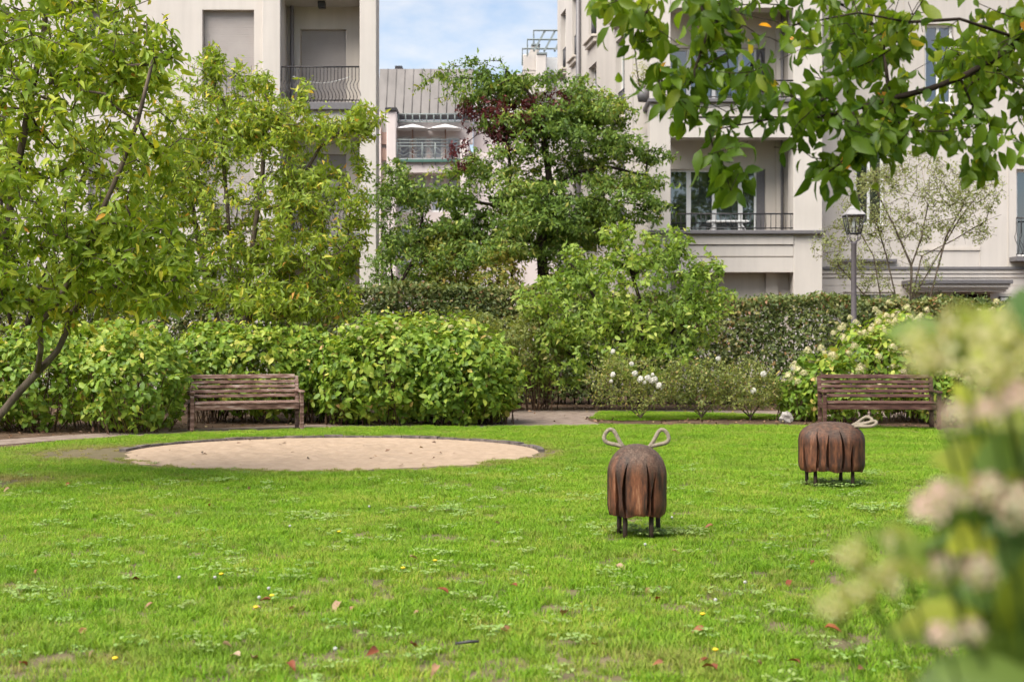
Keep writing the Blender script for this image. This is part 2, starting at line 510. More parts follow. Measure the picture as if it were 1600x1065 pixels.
# ---- branches: every twig end is joined to the nearest wood already grown
def grow(paths, targets, step=0.25, wig=0.06, lift=0.15):
    pos, par = [], []
    for pth in paths:                     # path = list of points; first may be ('n', index) to start at a node
        prev = -1
        pts = pth
        if isinstance(pts[0], int):
            prev = pts[0]
            pts = pts[1:]
        for p in pts:
            pos.append(np.array(p, float))
            par.append(prev)
            prev = len(pos) - 1
    base = pos[0]
    order = np.argsort([min(np.linalg.norm(np.array(t) - q) for q in pos[::2] + [pos[-1]]) for t in targets])
    tipidx = []
    first_ok = 1
    A = np.array(pos)
    cap = len(A)
    buf = np.zeros((len(targets) * 14 + cap + 10, 3))
    buf[:cap] = A
    n = cap
    for ti in order:
        t = np.array(targets[ti], float)
        dv = buf[first_ok:n] - t
        dist = np.sqrt((dv * dv).sum(1)) + 0.35 * np.maximum(dv[:, 2], 0)
        i = int(np.argmin(dist)) + first_ok
        p0 = buf[i].copy()
        L = np.linalg.norm(t - p0)
        k = int(min(12, max(1, round(L / step))))
        prev = i
        perp = rng.normal(size=3) * wig * L
        for s in range(1, k + 1):
            u = s / k
            q = p0 + (t - p0) * u + perp * math.sin(math.pi * u) + np.array([0, 0, lift * L * u * (1 - u)])
            buf[n] = q
            pos.append(q)
            par.append(prev)
            prev = n
            n += 1
        tipidx.append((ti, prev))
    pos = buf[:n].copy()
    tips = np.zeros(len(targets), int)
    for ti, pi in tipidx: tips[ti] = pi
    par = np.array(par)
    dirs = np.zeros((len(targets), 3))
    for k, i in enumerate(tips):
        j = par[i]
        jj = par[j] if j > 0 and par[j] >= 0 else j
        dirs[k] = pos[i] - pos[max(jj, 0)]
    return pos, par, tips, unit(dirs)
def wood(root, name, pos, par, mat, r_tip=0.004, power=0.48, r_max=0.2, n=6, rmin_draw=0.0, base_r=None):
    cnt = np.zeros(len(pos))
    has = np.zeros(len(pos), bool)
    for i in range(len(pos) - 1, -1, -1):
        if not has[i]: cnt[i] += 1
        if par[i] >= 0:
            cnt[par[i]] += cnt[i]
            has[par[i]] = True
    rad = np.minimum(r_tip * cnt ** power, r_max)
    kids = {}
    for i, p in enumerate(par):
        if p >= 0: kids.setdefault(p, []).append(i)
    mb = MB()
    stack = [(i, -1) for i in range(len(pos)) if par[i] < 0]
    while stack:
        s, p = stack.pop()
        chain, rr = ([pos[p]], [min(rad[p], rad[s] * 1.15)]) if p >= 0 else ([], [])
        c = s
        while True:
            chain.append(pos[c])
            rr.append(rad[c])
            ks = kids.get(c, [])
            if not ks: break
            ks = sorted(ks, key=lambda q: -cnt[q])
            for q in ks[1:]: stack.append((q, c))
            c = ks[0]
        if len(chain) > 1 and max(rr) >= rmin_draw:
            big = max(rr)
            mb.tube(chain, rr, n=(9 if big > .05 else n if big > .012 else 4), caps=big > .03)
    return mb.build(name, mat, root)
def in_blobs(blobs, n, bias=0.5, zmin=0.1, spacing=0.0):
    """points inside a union of ellipsoids given as (centre px, py, depth Y, rx px, rz px, ry metres, weight)"""
    w = np.array([b[6] for b in blobs], float)
    w /= w.sum()
    out = []
    for b, k in zip(blobs, rng.multinomial(n, w)):
        c = np.array(P(b[0], b[1], b[2]))
        s = np.array([b[3] * b[2] / F, b[5], b[4] * b[2] / F])
        u = rnd_unit(k)
        r = rng.random(k) ** (1 / 3 * (1 - bias) + 0.02)
        out.append(c + u * r[:, None] * s)
    o = np.concatenate(out)
    o = o[o[:, 2] > zmin]
    if spacing:
        keep = []
        cell = {}
        for i, p in enumerate(o):
            key = tuple(np.floor(p / spacing).astype(int))
            if cell.get(key, 0) < 1:
                cell[key] = 1
                keep.append(i)
        o = o[keep]
    return o
def shell(blobs, n, r_lo=0.72, zmin=0.08, bump=0.10):
    """points and outward directions on the uneven skin of a union of ellipsoids"""
    C = [np.array(P(b[0], b[1], b[2])) for b in blobs]
    S = [np.array([b[3] * b[2] / F, b[5], b[4] * b[2] / F]) for b in blobs]
    area = np.array([s[0] * s[1] + s[0] * s[2] + s[1] * s[2] for s in S]) * np.array([b[6] for b in blobs])
    k = rng.multinomial(int(n * 1.7), area / area.sum())
    pts, nr = [], []
    for c, s, m in zip(C, S, k):
        u = rnd_unit(m)
        bb = 1 + bump * (np.sin(u[:, 0] * 7 + c[0] * 3) * np.sin(u[:, 2] * 8 + c[0]) + 0.6 * np.sin(u[:, 1] * 9 + u[:, 0] * 11))
        r = (r_lo + (1 - r_lo) * rng.random(m) ** 0.55) * bb
        pts.append(c + u * r[:, None] * s)
        nr.append(unit(u / s))
    p, q = np.concatenate(pts), np.concatenate(nr)
    ok = p[:, 2] > zmin
    for c, s in zip(C, S):
        ok &= ((((p - c) / s) ** 2).sum(1) > 0.36)
    p, q = p[ok], q[ok]
    sel = rng.permutation(len(p))[:n]
    return p[sel], q[sel]

# ================================================================== THE SETTING: ground, lawn, paths
def ring(pts, z): return [(p[0], p[1], z) for p in pts]
ngon_obj('ground', [(-300, -100, 0), (300, -100, 0), (300, 500, 0), (-300, 500, 0)], M_soil)
path_pts = [G(-260, 706), G(-100, 700), G(0, 695), G(100, 687), G(300, 677), G(480, 670), G(800, 668.5), G(946, 665.5), G(920, 657), G(916, 652), G(935, 649.5), G(1300, 651), G(1750, 657),
            G(1750, 646), G(1300, 642), G(1000, 641), G(815, 641), G(770, 650), G(640, 658), G(480, 664), G(300, 670), G(100, 680), G(0, 687), G(-100, 692), G(-260, 697)]
ngon_obj('garden_path', ring(path_pts, 0.004), M_path)
lawn_far = [G(-330, 730), G(-100, 713), G(0, 704), G(100, 692), G(200, 684), G(300, 678.5), G(480, 671), G(640, 669), G(800, 669), G(946, 666), G(1100, 666), G(1280, 667), G(1420, 669), G(1520, 674), G(1640, 683), G(1800, 700)]
lawn_pts = [(p.x, p.y) for p in lawn_far] + [(12, 3), (12, -25), (-12, -25), (-12, 3)]
ngon_obj('lawn', [(x, y, 0.008) for x, y in lawn_pts], M_lawn)
strip_pts = [G(922, 655), G(940, 645), G(1050, 645.5), G(1180, 649), G(1300, 653), G(1300, 658), G(1180, 655), G(1050, 656), G(980, 658)]
ngon_obj('lawn_strip', ring(strip_pts, 0.008), M_lawn)

# ================================================================== BUILDINGS
def holes_wall(mb, x0, x1, z0, z1, y0, y1, holes, M=None):
    xs = sorted({x0, x1, *[h[0] for h in holes], *[h[1] for h in holes]})
    zs = sorted({z0, z1, *[h[2] for h in holes], *[h[3] for h in holes]})
    xs = [x for x in xs if x0 <= x <= x1]
    zs = [z for z in zs if z0 <= z <= z1]
    for a, b in zip(xs, xs[1:]):
        run = None
        for c, d in zip(zs, zs[1:]):
            mx, mz = (a + b) / 2, (c + d) / 2
            solid = not any(h[0] < mx < h[1] and h[2] < mz < h[3] for h in holes)
            if solid:
                run = [run[0], d] if run else [c, d]
            if (not solid or d == zs[-1]) and run:
                mb.box(a, b, y0, y1, run[0], run[1], M)
                run = None
def baluster_rail(parent, x0, x1, y, z0, h, step, mat, wavy=False, M=None, r=0.009):
    T = (lambda p: M @ Vector(p)) if M is not None else Vector
    mb = MB()
    mb.tube([T((x0, y, z0 + h)), T((x1, y, z0 + h))], 0.02, n=6)
    rail = mb.build('railing', mat, parent)
    MB().tube([T((x0, y, z0 + 0.06)), T((x1, y, z0 + 0.06))], 0.014, n=6).build('bottom_bar', mat, rail)
    n = max(2, int((x1 - x0) / step))
    for i in range(n + 1):
        x = x0 + (x1 - x0) * i / n
        b = MB()
        if wavy:
            pts = []
            for k in range(9):
                t = k / 8
                dy = -0.09 * math.sin(t * 2 * math.pi * 0.95) * (1 if t < 0.62 else 0.2) if t < .75 else 0
                pts.append(T((x + 0.05 * math.sin(min(t / 0.62, 1) * 2 * math.pi), y + dy * .8, z0 + 0.02 + t * (h - 0.02))))
            b.tube(pts, r, n=5)
        else:
            b.tube([T((x, y, z0 + 0.02)), T((x, y, z0 + h))], r, n=5)
        b.build('baluster', mat, rail)
    return rail
def window_unit(parent, x0, x1, z0, z1, y, mullions=1, fw=0.07, frame_mat=None, glass=None, M=None, name='window'):
    """a window: frame with its mullions, and each pane"""
    f = MB()
    fm = frame_mat or M_white
    f.box(x0, x1, y, y + 0.08, z1 - fw, z1, M)
    f.box(x0, x1, y, y + 0.08, z0, z0 + fw, M)
    xs = [x0 + (x1 - x0) * i / (mullions + 1) for i in range(mullions + 2)]
    for i, x in enumerate(xs):
        a = x if i == 0 else x - fw / 2 if i <= mullions else x - fw
        f.box(a, a + fw, y + 0.002, y + 0.078, z0 + fw, z1 - fw, M)
    w = f.build(name, fm, parent)
    for i, (a, b) in enumerate(zip(xs, xs[1:])):
        p = MB()
        p.box(a + fw * .4, b - fw * .4, y + 0.035, y + 0.05, z0 + fw * .6, z1 - fw * .6, M)
        p.build('pane', glass or M_glass, w)
    return w
def shutter(parent, x0, x1, z0, z1, y, M=None):
    s = MB()
    n = int((z1 - z0) / 0.055)
    for i in range(n):                      # closed roller shutter: shallow horizontal laths
        a = z0 + (z1 - z0) * i / n
        b = z0 + (z1 - z0) * (i + 1) / n
        s.box(x0 + .02, x1 - .02, y + (0.0), y + 0.02, a, b - 0.004, M)
    s.box(x0 + .02, x1 - .02, y + 0.008, y + 0.03, z0, z1 - .001, M)
    return s.build('roller_shutter', M_shutter, parent)

F0, F1, F2, F3, F4 = 0.75, 3.85, 6.95, 10.05, 13.15
# ---- left apartment house
YL = 34.0
lb = thing('apartment_building', 'cream apartment house behind the left trees, grey roller shutters and loggia with wavy railing', 'building', (-8, 36, 0))
sx = lambda px, Y=YL: (px - CX) * Y / F
wall_x0, wall_x1 = -15.5, sx(411, 34.25)
holes, wins = [], []
for fl in (F0, F1, F2, F3):
    for a, b in ((137, 186), (316, 397)):
        xa, xb = sx(a, 34.25), sx(b, 34.25)
        holes.append((xa, xb, fl + 0.12, fl + 2.25))
mb = MB()
holes_wall(mb, wall_x0, wall_x1, 0, F4, 34.25, 34.6, holes)
mb.build('wall', M_stucco, lb)
for h in holes:
    shutter(lb, h[0], h[1], h[2], h[3], 34.43)
    baluster_rail(lb, h[0] + .03, h[1] - .03, 34.36, h[2], 0.55, 0.12, M_dark)
    s = MB(); s.box(h[0] - .06, h[1] + .06, 34.19, 34.30, h[2] - .09, h[2] - .003, bev=.01)
    s.build('window_sill', M_stucco2, lb)
xp0, xp1, xp2, xp3 = sx(410), sx(438), sx(562), sx(588)
for a, b, nm in ((xp0, xp1, 'pillar'), (xp2, xp3, 'pillar')):
    m = MB(); m.box(a, b, YL, YL + 0.75, 0, F4 + .5, bev=.012)
    m.build(nm, M_stucco, lb)
m = MB()                                                   # side wall and loggia back walls
sa, sb = Vector((xp3 - .02, YL + .76, 0)), Vector((xp3 - 1.55, 46.5, 0))
MLs = Matrix.Translation(sa) @ Matrix.Rotation(math.atan2((sb - sa).y, (sb - sa).x), 4, 'Z')
m.box(0, (sb - sa).length, 0, .3, 0, F4, MLs)
m.box(xp0 + .05, xp1 - .04, YL + .75, 35.6, 0, F4)
holes_b = [(sx(469, 35.3), sx(541, 35.3), fl + .05, fl + 2.0) for fl in (F0, F1, F2, F3)]
holes_wall(m, xp1 - .04, xp3 - .35, 0, F4, 35.3, 35.6, holes_b)
m.build('loggia_wall', M_stucco2, lb)
for h in holes_b: shutter(lb, h[0], h[1], h[2], h[3], 35.42)
for fl in (F1, F2, F3, F4):
    m = MB(); m.box(xp1 - .03, xp3 - .36, YL + .06, 35.3, fl - .55, fl - .2)
    m.build('loggia_ceiling', M_stucco, lb)
    m = MB(); m.box(xp1 - .012, xp2 + .012, YL - .06, 35.29, fl - .2, fl - .02, bev=.012)
    m.build('balcony_slab', M_grey, lb)
    baluster_rail(lb, xp1 + .02, xp2 - .02, YL + .06, fl - .02, 0.86, 0.082, M_dark, wavy=True)
    m = MB(); c = P(503, 8, 34.7)
    m.box(c.x - .09, c.x + .09, 34.6, 34.8, fl - .72, fl - .552, bev=.015)
    m.build('ceiling_lamp', M_dark, lb)
m = MB(); m.tube([(sx(456, 35.15), 35.18, 0), (sx(456, 35.15), 35.18, F4 - .6)], 0.05, n=10)
m.build('downpipe', M_grey, lb)
m = MB()
for k in range(13):
    t = k / 12
m.tube([(xp1 + .28 + (xp2 - xp1 - .5) * k / 12, YL + .10, F2 + .62 - .16 * math.sin(math.pi * k / 12)) for k in range(13)], 0.008, n=4)
m.build('string_of_lights', M_white, lb)
m = MB(); m.box(wall_x0 - .2, xp3 + .02, YL - .2, 36.3, F4 + .5, F4 + .8, bev=.02); m.build('roof', M_zinc, lb)
m = MB(); m.box(wall_x0, wall_x0 + .3, 34.6, 46, 0, F4); m.box(wall_x0, xp3 - 2.0, 45.7, 46, 0, F4); m.build('rear_wall', M_stucco, lb)

# ---- right apartment house
YR = 34.0
rb = thing('apartment_building', 'cream apartment house on the right with deep loggias, slate ledges and entrance canopy', 'building', (7, 36, 0))
xr0, xr1, xr2, xr3 = sx(1016), sx(1048), sx(1240), sx(1285)
zl = EYE + (HY - 360) * YR / F        # loggia floor
for a, b in ((xr0, xr1), (xr2, xr3)):
    m = MB(); m.box(a, b, YR, YR + .7, 0, F4 + .5, bev=.012); m.build('pillar', M_stucco, rb)
m = MB()                                                   # parapet band under the first loggia: courses with shadow gaps
zb = EYE + (HY - 425) * YR / F
for (za, zz, dy) in ((zl - .34, zl - .10, -.04), (zl - .62, zl - .355, 0.0), (zl - .64, zl - .60, .03)):
    m.box(xr1 + .002, xr2 - .002, YR + dy + .012, YR + .5, za, zz, bev=.008)
m.box(xr1 + .002, xr2 - .002, YR + .01, YR + .5, zb, zl - .645)
m.build('parapet', M_stucco, rb)
m = MB(); m.box(xr1 + .002, xr2 - .002, YR + .62, YR + .68, 0, zb + .3); m.box(sx(1203), sx(1222), YR + .5, YR + .619, 0, zb - .001); m.build('added_recess_wall', M_stucco2, rb)  # wall added close behind the opening to brighten the recess, plus its column
for fl in (zl, F2 + .06, F3 + .06):
    m = MB(); m.box(xr0 - .06, xr3 + .06, YR - .14, 35.4, fl - .095, fl, bev=.015)
    m.build('balcony_slab', M_grey, rb)
    if fl != zl:
        m = MB()
        m.box(xr1 + .002, xr2 - .002, YR + .015, YR + .5, fl - .92, fl - .45, bev=.008)
        m.box(xr1 + .002, xr2 - .002, YR - .03, YR + .5, fl - .42, fl - .10, bev=.008)
        m.build('beam', M_stucco, rb)
    m = MB(); m.box(xr0 + .05, xr3 - .05, YR + .5, 35.4, fl - .52, fl - .10); m.build('loggia_ceiling', M_stucco2, rb)
    baluster_rail(rb, xr1 + .01, sx(1252), YR + .05, fl, 0.40 if fl == zl else .45, 0.118, M_dark)
    Mx = Matrix.Translation((sx(1250), YR + .06, fl)) @ Matrix.Rotation(R(62), 4, 'Z')
    baluster_rail(rb, 0, .6, 0, 0, 0.38, 0.07, M_dark, M=Mx)
holes_b = []
YB = 35.4
wx0, wx1 = sx(1046, YB), sx(1181, YB)
for fl in (zl, F2 + .06, F3 + .06):
    holes_b.append((wx0, sx(1196, YB), fl + .02, fl + 1.62 if fl == zl else fl + 1.5))
holes_b.append((sx(1060, YB), sx(1150, YB), 0.2, 2.3))
m = MB(); holes_wall(m, xr0 + .1, xr3 - .05, 0, F4, YB, YB + .3, holes_b)
m.box(sx(1196, YB) + .25, sx(1196, YB) + .75, YB - .12, YB - .002, 0, F4)
m.box(xr3 - .35, xr3 - .06, YR + .7, YB - .002, 0, F4)
m.build('loggia_wall', M_stucco2, rb)
for h in holes_b[:3]:
    cuts = [1046, 1077, 1117, 1158, 1183]
    xs = [sx(c, YB) for c in cuts]
    for a, b in zip(xs, xs[1:]):
        window_unit(rb, a, b, h[2], h[3], YB + .12, mullions=0, fw=.055, name='balcony_door')
    m = MB(); m.box(xs[-1] + .003, h[1], YB + .10, YB + .16, h[2], h[3]); m.build('folded_shutter', M_grey, rb)
window_unit(rb, holes_b[3][0], holes_b[3][1], holes_b[3][2], holes_b[3][3], YB + .12, mullions=1)
m = MB(); m.tube([(sx(1222, 35.2), 35.2, 0), (sx(1222, 35.2), 35.2, F4)], .035, n=8); m.build('downpipe', M_grey, rb)
m = MB(); m.box(sx(1137, 35), sx(1147, 35), 34.9, 35.1, F2 - .60, F2 - .462, bev=.01); m.build('ceiling_lamp', M_dark, rb)
m = MB(); m.box(sx(1131, 34.4), sx(1143, 34.4), 34.55, 34.7, zb - .0, zb + .10, bev=.01); m.build('ceiling_lamp', M_dark, rb)
# wing to the right of the loggia
YW = 35.6
zc = EYE + (HY - 420) * YW / F
wh = [(sx(1336, YW), sx(1382, YW), EYE + (HY - 352) * YW / F, EYE + (HY - 205) * YW / F), (sx(1588, YW), sx(1650, YW), EYE + (HY - 400) * YW / F, EYE + (HY - 264) * YW / F),
      (sx(1445, YW), sx(1490, YW), F2 + .2, F2 + 2.2), (sx(1317, YW), sx(1398, YW), .55, EYE + (HY - 456) * YW / F), (sx(1486, YW), sx(1547, YW), 0.0, EYE + (HY - 457) * YW / F)]
m = MB(); holes_wall(m, xr3 - .052, 17.5, 0, F4, YW, YW + .35, wh)
m.build('wall', M_stucco, rb)
m = MB()
for k, (za, zz, dy) in enumerate(((-.02, .05, -.10), (-.12, -.022, -.06), (-.22, -.122, -.03))):
    m2 = MB(); m2.box(xr3 + .003, 17.5, YW + dy, YW - .002, zc + za, zc + zz, bev=.006)
    m2.build('cornice', M_grey if k == 0 else M_stucco, rb)
for pxl in (1310, 1412, 1443, 1531, 1575):                       # shallow pilaster strips
    m.box(sx(pxl, YW) - .012, sx(pxl, YW) + .012, YW - .012, YW - .001, zc + .07, F4)
m.box(sx(1443, YW), sx(1531, YW), YW - .035, YW - .0015, EYE + (HY - 391) * YW / F, EYE + (HY - 387) * YW / F)
for pz in (433, 445, 459): m.box(xr3 + .003, 17.5, YW - .008, YW - .001, EYE + (HY - pz) * YW / F - .008, EYE + (HY - pz) * YW / F + .008)
m.build('wall_moulding', M_stucco2, rb)
for h, mu in ((wh[0], 1), (wh[1], 1), (wh[2], 1), (wh[3], 2)):
    window_unit(rb, h[0], h[1], h[2], h[3], YW + .14, mullions=mu)
m = MB(); m.box(sx(1300, YW), sx(1400, YW), YW - .13, YW - .002, EYE + (HY - 408) * YW / F - .03, EYE + (HY - 408) * YW / F + .05, bev=.01)
m.build('window_ledge', M_grey, rb)
Mx = None
cz = EYE + (HY - 437) * (YW - .9) / F
for k, (a, b, za, zz, dep) in enumerate(((1424, 1581, -.10, -.0, 1.0), (1428, 1578, -.185, -.102, .94), (1431, 1576, -.235, -.187, .88), (1434, 1574, -.29, -.237, .82))):
    m = MB(); m.box(sx(a, YW - .9), sx(b, YW - .9), YW - dep, YW - .003, cz + za, cz + zz, bev=.008)
    m.build('canopy', M_grey if k == 0 else M_stucco, rb)
m = MB(); m.box(wh[4][0], wh[4][1], YW + .25, YW + .30, 0, wh[4][3]); m.build('entrance_door', M_inside, rb)
m = MB(); m.box(wh[4][0] + .42, wh[4][0] + .47, YW + .20, YW + .248, 0, wh[4][3]); m.build('door_frame', M_dark, rb)
hn = MB(); hn.box(sx(1560, YW), sx(1577, YW), YW - .06, YW - .002, EYE + (HY - 480) * YW / F, EYE + (HY - 463) * YW / F, bev=.005)
hno = hn.build('house_number_plate', M_dark, rb)
hp = MB(); hp.box(sx(1562, YW), sx(1573.5, YW), YW - .068, YW - .0605, EYE + (HY - 479) * YW / F, EYE + (HY - 465) * YW / F)
hp.build('lit_face', M_white, hno)
hd = MB()
for cxp in (1566.0, 1569.6):
    x = sx(cxp, YW); zt = EYE + (HY - 469.5) * YW / F
    hd.box(x - .009, x + .009, YW - .073, YW - .0685, zt - .085, zt)
    hd.box(x - .026, x - .0095, YW - .073, YW - .0685, zt - .028, zt - .012)
hd.build('house_number', M_dark, hno)
m = MB(); m.box(sx(1577, YW), sx(1650, YW), YW - .5, YW - .003, EYE + (HY - 409) * YW / F, EYE + (HY - 402) * YW / F); m.build('balcony_slab', M_grey, rb)
baluster_rail(rb, sx(1578, YW), sx(1650, YW), YW - .45, EYE + (HY - 402) * YW / F, .95, .11, M_dark, wavy=True)
# the slanting side wall facing the gap
A, B = Vector((sx(988, 35.6), 35.6, 0)), Vector((sx(871, 47.0), 47.0, 0))
dv = (B - A); LW = dv.length
ang = math.atan2(dv.y, dv.x)
MS = Matrix.Translation(A) @ Matrix.Rotation(ang, 4, 'Z')       # local x runs away from the camera, local +y to the left (outside)
holes_s, sills = [], []
def ulen(px):                          # where the ray through column px meets the side wall
    k = (px - CX) / F
    t = (k * A.y - A.x) / (dv.x - k * dv.y)
    return t * LW
for pa, pb, rail in ((976, 962, True), (932, 920, False), (902, 894, False), (884, 876, False)):
    u0, u1 = ulen(pa), ulen(pb)
    for fl in (F0, F1, F2, F3 - .45):
        holes_s.append((u0, u1, fl + (0.05 if rail else .25), fl + 2.15, rail or fl > F2))
m = MB(); holes_wall(m, 0, LW, 0, F4 + .6, -.35, 0, [h[:4] for h in holes_s], MS)
m.build('side_wall', M_stucco, rb)
for h in holes_s:
    window_unit(rb, h[0], h[1], h[2], h[3], -.24, mullions=1, M=MS @ Matrix.Translation((0, 0, 0)))
    m = MB()
    m.box(h[0] - .12, h[1] + .12, .002, .17, h[2] - .07, h[2] - .0, MS, bev=.01)
    m.box(h[0] - .08, h[1] + .08, .002, .10, h[2] - .20, h[2] - .072, MS, bev=.01)
    m.build('window_sill', M_stucco2, rb)
    if h[4]:
        baluster_rail(rb, h[0] + .02, h[1] - .02, -.08, h[2], .75, .07, M_dark, M=MS, r=.014)
u = ulen(908)
m = MB(); m.tube([MS @ Vector((u, .09, 0)), MS @ Vector((u, .09, F4 + .6))], .07, n=10); m.build('downpipe', M_grey, rb)
m = MB(); m.box(A.x + .02, xr0 + .1, 35.3, 35.55, 0, F4 + .6); m.build('corner_wall', M_stucco, rb)
m = MB(); m.box(xr0 - .2, 17.7, YR - .2, 35.2, F4 + .6, F4 + .9, bev=.02); m.build('roof', M_zinc, rb)
# things on its balconies
pl = thing('balcony_plant', 'potted shrub with pale leaves on the corner of the upper right balcony', 'potted plant', (sx(1008), 34.4, F2 + .06))
m = MB(); m.lathe([(.13, 0), (.18, .3), (.17, .3), (.15, .27)], n=12, c=pl.location[:]); m.build('pot', M_grey, pl)
tp = np.array(pl.location) + np.array([0, 0, .62]) + rnd_unit(70) * np.array([.28, .22, .38]) * rng.random((70, 1)) ** .4
ps, d, nr, ln = rosettes(tp, tp - np.array(pl.location), 7, .07, droop=.1, along=.06)
foliage(pl, L_rose, ps, d, nr, ln, tints(len(ps), .1, .9), wr=.4)
wst = MB()
for q in tp[:14]: wst.tube([pl.location + Vector((0, 0, .25)), q], .006, n=4)
wst.build('stem', M_twig, pl)
fu = thing('folded_parasol', 'folded black parasol standing on the upper right balcony', 'parasol', (sx(1188, 35.0), 35.0, F2 + .06))
m = MB(); m.lathe([(.02, 0), (.02, .55), (.13, .6), (.11, 1.0), (.05, 1.28), (.012, 1.34)], n=8, c=fu.location[:]); m.build('canopy', M_dark, fu)
m = MB(); m.lathe([(.2, 0), (.2, .06), (.03, .08)], n=12, c=fu.location[:]); m.build('foot', M_grey, fu)
tb = thing('balcony_table', 'white trestle table on the lower right balcony behind the railing', 'table', (sx(1137, 34.9), 34.9, zl))
m = MB(); m.box(tb.location.x - .5, tb.location.x + .5, 34.72, 35.12, zl + .26, zl + .30, bev=.006); m.build('table_top', M_white, tb)
for s in (-1, 1):
    m = MB(); m.tube([(tb.location.x + s * .30, 34.8, zl + .26), (tb.location.x + s * .46, 34.8, zl + .001)], .015, n=5); m.build('leg', M_white, tb)
    m = MB(); m.tube([(tb.location.x + s * .30, 35.05, zl + .26), (tb.location.x + s * .46, 35.05, zl + .001)], .015, n=5); m.build('leg', M_white, tb)

# ---- far pink house with the metal roof
YF = 60.0
fb = thing('roofed_house', 'distant pale pink house with brown standing seam metal roof between the two blocks', 'building', (-3, 62, 0))
fx = lambda px: (px - CX) * YF / F
fz = lambda py: EYE + (HY - py) * YF / F
m = MB()
m.box(fx(540), fx(596), YF - .3, YF + 6, 0, fz(176))
m.box(fx(606), fx(621), YF - .6, YF + 6, 0, fz(177), bev=.03)
wf = [(fx(a), fx(b), fz(c), fz(d)) for c, d in ((247, 211), (330, 271), (420, 352)) for a, b in ((622, 641), (647, 666), (672, 691), (697, 716))]
holes_wall(m, fx(621), fx(721), 0, fz(186), YF + .4, YF + .8, wf)
m.box(fx(720), fx(733), YF - .6, YF + 6, 0, fz(222), bev=.03)
m.box(fx(721), fx(738), YF + .42, YF + .9, fz(222), fz(181))
m.box(fx(621), fx(720), YF - .4, YF + .4, fz(272), fz(254), bev=.02)
m.box(fx(733), fx(870), YF, YF + 6, 0, fz(238))
m.box(fx(738), fx(812), YF + 1.5, YF + 6, fz(238), fz(168))
m.build('wall', M_pink, fb)
for h in wf: window_unit(fb, h[0], h[1], h[2], h[3], YF + .5, mullions=0, fw=.08, glass=M_glass_far)
for za, zz in ((225, 206), (250, 231), (290, 262)):
    m = MB(); m.box(fx(596) + .01, fx(606) - .01, YF + .1, YF + .3, fz(za), fz(zz)); m.build('facade_panel', M_terr if za != 290 else M_pink, fb)
m = MB(); m.box(fx(596), fx(606), YF + .3, YF + .5, 0, fz(177)); m.build('panel_backing', M_white, fb)
n = 11
for i in range(n):                                    # standing seam panels
    xa, xb = fx(588 + (738 - 588) * i / n), fx(588 + (738 - 588) * (i + 1) / n)
    pm = MB()
    ya, yb = YF + .3, YF + 1.5
    za, zt = fz(178), EYE + (HY - 108) * (YF + 1.5) / F
    g = .012
    pm.add([(xa + g, ya, za), (xb - g, ya, za), (xb - g, yb, zt), (xa + g, yb, zt), (xa + g, ya + .1, za - .15), (xb - g, ya + .1, za - .15), (xb - g, yb + .1, zt - .15), (xa + g, yb + .1, zt - .15)],
           [(0, 1, 2, 3), (4, 7, 6, 5), (0, 4, 5, 1), (3, 2, 6, 7), (0, 3, 7, 4), (1, 5, 6, 2)])
    pm.build('roof_panel', M_zinc, fb)
    sm = MB()
    sm.tube([(xb, ya - .01, za), (xb, yb - .01, zt)], .022, n=4)
    sm.build('roof_seam', M_zinc, fb)
m = MB(); m.box(fx(604), fx(616), YF + 4.3, YF + 5, EYE + (HY - 112) * 64.3 / F, EYE + (HY - 103) * 64.3 / F); m.build('chimney', M_dark, fb)
m = MB(); m.box(fx(604), fx(622), YF - .7, YF + .35, fz(177) + .005, fz(172)); m.build('wall_cap', M_dark, fb)
m = MB()
for i in range(10): m.tube([(fx(623 + i * 11), YF - .1, fz(192)), (fx(623 + i * 11), YF - .1, fz(178))], .03, n=4)
m.tube([(fx(621), YF - .1, fz(191)), (fx(733), YF - .1, fz(191))], .03, n=4)
m.tube([(fx(621), YF - .1, fz(179)), (fx(733), YF - .1, fz(179))], .03, n=4)
m.build('gutter_rail', M_steel, fb)
m = MB(); m.box(fx(621), fx(738), YF + .05, YF + .29, fz(186), fz(180)); m.build('roof_edge', M_dark, fb)
m = MB()
for py in (221, 226, 231, 252):
    m.tube([(fx(621), YF - .5, fz(py)), (fx(720), YF - .5, fz(py))], .03 if py != 252 else .06, n=5)
for px in (622, 661, 681, 720):
    m.tube([(fx(px), YF - .5, fz(260)), (fx(px), YF - .5, fz(225))], .035, n=5)
for a, b in ((622, 661), (661, 681), (681, 720)):
    for f0, f1 in ((0, .5), (.5, 1)):
        xa, xb = fx(a + (b - a) * f0), fx(a + (b - a) * f1)
        mid = (xa + xb) / 2
        for q in (0, .5):
            m.tube([(xa, YF - .5, fz(231 + 20 * q)), (mid, YF - .5, fz(241 + 10 * q)), (xb, YF - .5, fz(231 + 20 * q))], .016, n=4)
m.build('railing', M_steel, fb)
m = MB(); m.box(fx(621), fx(720), YF - .56, YF - .44, fz(255.5), fz(251.5)); m.build('balcony_edge', M_green, fb)
for k, (px, lab) in enumerate(((645, 'left of two open white parasols on the distant pink balcony'), (696, 'right of two open white parasols on the distant pink balcony'))):
    u = thing('parasol', lab, 'parasol', (fx(px), YF - .05, fz(252)), group='parasols on the distant balcony')
    m = MB()
    m.lathe([(.78, fz(203) - fz(252)), (.76, fz(203) - fz(252) + .03), (.4, fz(198) - fz(252)), (.03, fz(194.5) - fz(252))], n=8, c=u.location[:], smooth=False)
    m.build('canopy', M_white, u)
    m = MB(); m.tube([u.location, u.location + Vector((0, 0, fz(196) - fz(252)))], .03, n=6); m.build('pole', plain('brown_pole', (.25, .13, .08)), u)
m = MB()                                              # sloping glazed roof beside the metal roof
